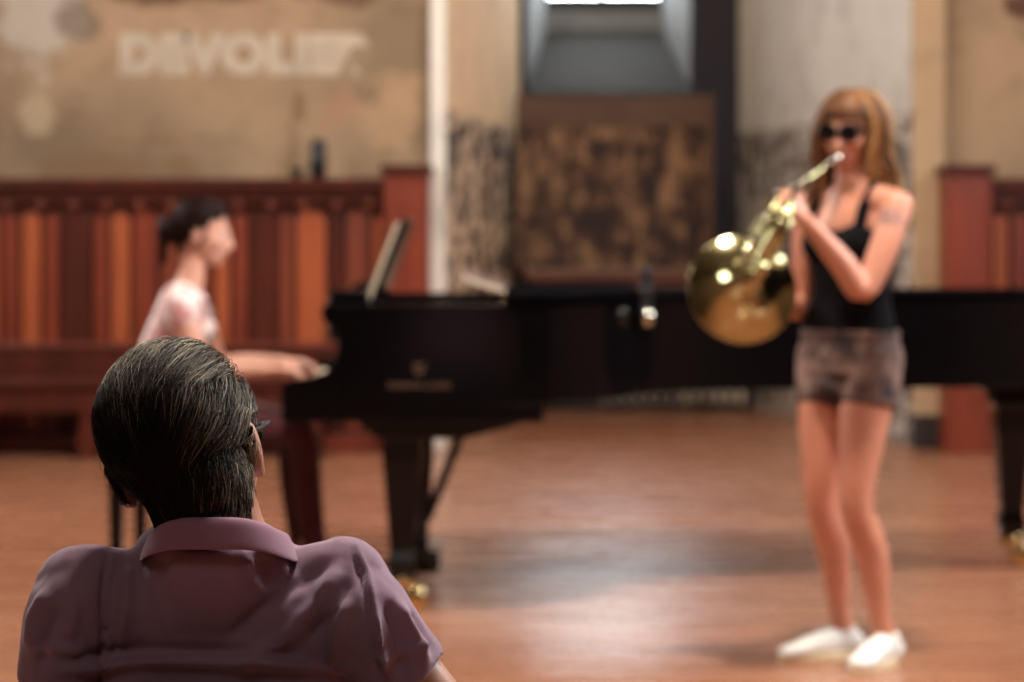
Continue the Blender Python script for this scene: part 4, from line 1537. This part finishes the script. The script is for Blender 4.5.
for k in range(4):      # tuning slides
    p0 = cpt(1.9 + k * .5, .05, -.022 + .014 * k)
    for dd in (-.011, .011):
        tube(b, [p0 + N_ * dd, p0 + N_ * dd + U * -.065], .0052, seg=8, sub=1)
    e0 = p0 + U * -.065
    tube(b, [e0 - N_ * .011, e0 - U * .010, e0 + N_ * .011], .0052, seg=8, sub=4)
mk('tuning_slides', b, M['silver'], root, smooth=True)
for k in range(3):      # rotary valves
    b = NB()
    pc = cpt(.4, .035 - .0, 0) + Vv * (.036 * (k - 1)) + U * .0
    mm = Matrix((U, Vv, N_)).transposed().to_4x4(); mm.translation = pc - N_ * .03
    lathe(b, [(.004, -.004), (.016, -.002), (.019, .004), (.019, .05), (.016, .056), (.006, .058), (.004, .064)], 20, mm)
    mk('valve', b, M['silver'] if k == 1 else M['horn'], root, smooth=True)
    b = NB()
    l0 = pc + U * .045
    tube(b, [pc + N_ * .03, l0 + N_ * .034, l0 + U * .03 + N_ * .030], [(.003, .003), (.003, .003), (.009, .0025)], side=Vv, seg=8)
    mk('valve_lever', b, M['silver'], root, smooth=True)
# leadpipe and mouthpiece
mouth = hw @ (Vector((0, .106, -.063)) * .97)
jn = Vector(P(804, 182, 6.80))
dm = (jn - mouth).normalized()
b = NB()
tube(b, [mouth + dm * .065, jn, cpt(-.25, .12, -.01), cpt(-.8, .115, -.012), cpt(-1.5, .112, -.012)], [.0042, .0055, .006, .006, .006], seg=12, sub=6)
mk('leadpipe', b, M['horn'], root, smooth=True)
b = NB()
z = dm; x_ = z.orthogonal().normalized(); y_ = z.cross(x_)
mm = Matrix((x_, y_, z)).transposed().to_4x4(); mm.translation = mouth
lathe(b, [(.0085, .003), (.0122, .0), (.0128, .004), (.0115, .016), (.007, .028), (.0045, .04), (.005, .07)], 20, mm, close=True)
mk('mouthpiece', b, M['silver'], root, smooth=True)

# ------------------------------------------------------------------ the pianist
root = thing('person', 'seated woman in profile playing the piano in a pale floral blouse and maroon trousers', 'person', (-1.15, 8.55, 0))
YP = 8.52
hp = head_frame(P(203, 233, YP), (.97, -.10, -.16), roll=0.0)
b = NB()
add_head(b, hp, .98, True)
hipp = Vector((-1.22, YP, .56))
chest = Vector(P(182, 322, YP)); chest.z = .93
nbp = Vector(P(186, 287, YP))
tube(b, [hp @ Vector((0, -.03, -.055)), Vector(P(193, 268, YP)), nbp + Vector((0, 0, -.03))], [.047, .045, .056], seg=18)
tube(b, [nbp + Vector((-.01, 0, -.06)), Vector((-1.20, YP, .82)), hipp], [(.145, .075), (.135, .085), (.15, .11)], side=(0, 1, 0), seg=24)
def arm(s, elbow, wrist):
    sh_ = nbp + Vector((.0, s * .165, -.055))
    tube(b, [sh_, sh_ * .5 + elbow * .5, elbow, elbow * .6 + wrist * .4, wrist], [.044, .040, .035, .034, .023], seg=18)
    return sh_
we = Vector((-1.06, YP - .21, .775)); ww = Vector((-.835, YP - .20, .775))
arm(-1, we, ww)
add_hand(b, frame(ww, (1, .05, -.02), (0, 0, 1)), (.42, .45, .45, .42), k=.95, flip=1)
we2 = Vector((-1.06, YP + .24, .775)); ww2 = Vector((-.835, YP + .30, .775))
arm(1, we2, ww2)
add_hand(b, frame(ww2, (1, -.05, -.02), (0, 0, 1)), (.42, .45, .45, .42), k=.95, flip=-1)
for s in (-1, 1):
    tube(b, [(-.715 + (0 if s < 0 else -.05), YP + s * .10, .16), (-.715 + (0 if s < 0 else -.05), YP + s * .10, .07)], [.033, .034], seg=14)
body = link('body', bake(b, .0055, 5), M['skin_p'], root, True)
eyes(root, hp, .98)
b = NB(); ball(b, (0, .093, -.063), (.021, .008, .009), hp); mk('lips', b, M['lip'], root, smooth=True)
# blouse
b = NB()
g = .010
tube(b, [nbp + Vector((-.012, 0, -.062)), Vector((-1.185, YP, .86)), Vector((-1.21, YP, .74)), hipp], [(.148, .085), (.148, .115), (.150, .125), (.165, .135)], side=(0, 1, 0), seg=28)
tube(b, [nbp + Vector((-.005, -.15, -.060)), nbp + Vector((-.008, 0, -.052)), nbp + Vector((-.005, .15, -.060))], [.047, .058, .047], seg=18)
for s in (-1, 1):
    sh_ = nbp + Vector((.0, s * .160, -.058))
    el = we if s < 0 else we2
    tube(b, [sh_, sh_ * .78 + el * .22], [.054, .054], seg=18)
for s in (-1, 1):
    ball(b, Vector((-1.10, YP + s * .06, .90)), (.055, .05, .05))
link('blouse', bake(b, .006, 5), M['blouse'], root, True)
# trousers
b = NB()
tube(b, [hipp + Vector((-.02, 0, .02)), hipp + Vector((.05, 0, -.01))], [(.165, .11), (.16, .10)], side=(0, 1, 0), seg=24)
for s in (-1, 1):
    kx = -.735 + (-.005 if s < 0 else -.07)
    tube(b, [hipp + Vector((.02, s * .085, 0)), Vector((-.98, YP + s * .10, .575)), Vector((kx - .03, YP + s * .11, .560)), Vector((kx + .015, YP + s * .11, .50)), Vector((kx + .03, YP + s * .10, .33)), Vector((kx + .055, YP + s * .10, .12))],
         [.092, .080, .060, .054, .050, .042], seg=20)
link('trousers', bake(b, .006, 5), M['maroon'], root, True)
shoe(root, (-.765, YP - .10, 0), (-.53, YP - .10, 0)); shoe(root, (-.815, YP + .10, 0), (-.575, YP + .10, 0))
# hair: swept into a bun with a loose ponytail
def pscalp(p):
    x, y, z = p
    if z > .13 or z < -.08 or p.length > .15: return False
    if y > .062 and z < .10: return False
    if z < .055 and y > .030: return False
    if abs(x) > .06 and z < .02 and y > -.02: return False
    return not (z < -.03 and y > -.05)
cap = bpy.data.meshes.new_from_object(body)
cap.materials.clear()
cap = keep_faces(cap, lambda c_: pscalp(hp.inverted() @ c_))
co, no = mesh_np(cap); set_np(cap, co + no * .012)
set_tone(cap, lambda v: .3 + .3 * noise.noise(v * 25))
hair = link('hair', cap, M['hair_p'], root, True)
b = NB()
ball(b, (0, -.124, -.012), (.050, .044, .054), hp)
for k in range(14):
    a = k * .9
    tube(b, [(math.cos(a) * .038, -.122 + .01 * math.sin(a * 2), -.005 + math.sin(a) * .038), (math.cos(a + 1) * .028, -.152, -.005 + math.sin(a + 1) * .028), (math.cos(a + 2) * .034, -.135, -.005 + math.sin(a + 2) * .036)], [.010, .009, .007], seg=8, mat=hp)
for k in range(10):
    tube(b, [(rng.normal(0, .01), -.125, -.03), (rng.normal(0, .012), -.130, -.08), (rng.normal(0, .014), -.115 - .02 * rng.random(), -.13)], [.010, .009, .003], seg=8, mat=hp)
me = bpy.data.meshes.new('bun'); b.to_mesh(me); b.free()
set_tone(me, lambda v: .3 + .6 * abs(noise.noise(v * 40)))
bn = link('bun', me, M['hair_p'], hair, True); bn.matrix_parent_inverse = Matrix(); bn.location = (0, 0, 0)
hs = hair_strands('strands', body.data, hp, pscalp, lambda p: Vector((p.x * 0, -1, .1 if p.z < 0 else -.45)), 1500, lambda p: .08, lambda p: .016, .0011,
                  lambda p: float(np.clip(rng.normal(.45, .22), 0, 1)), hair, M['hair_p'], steps=5)
hs.matrix_parent_inverse = Matrix(); hs.location = (0, 0, 0)
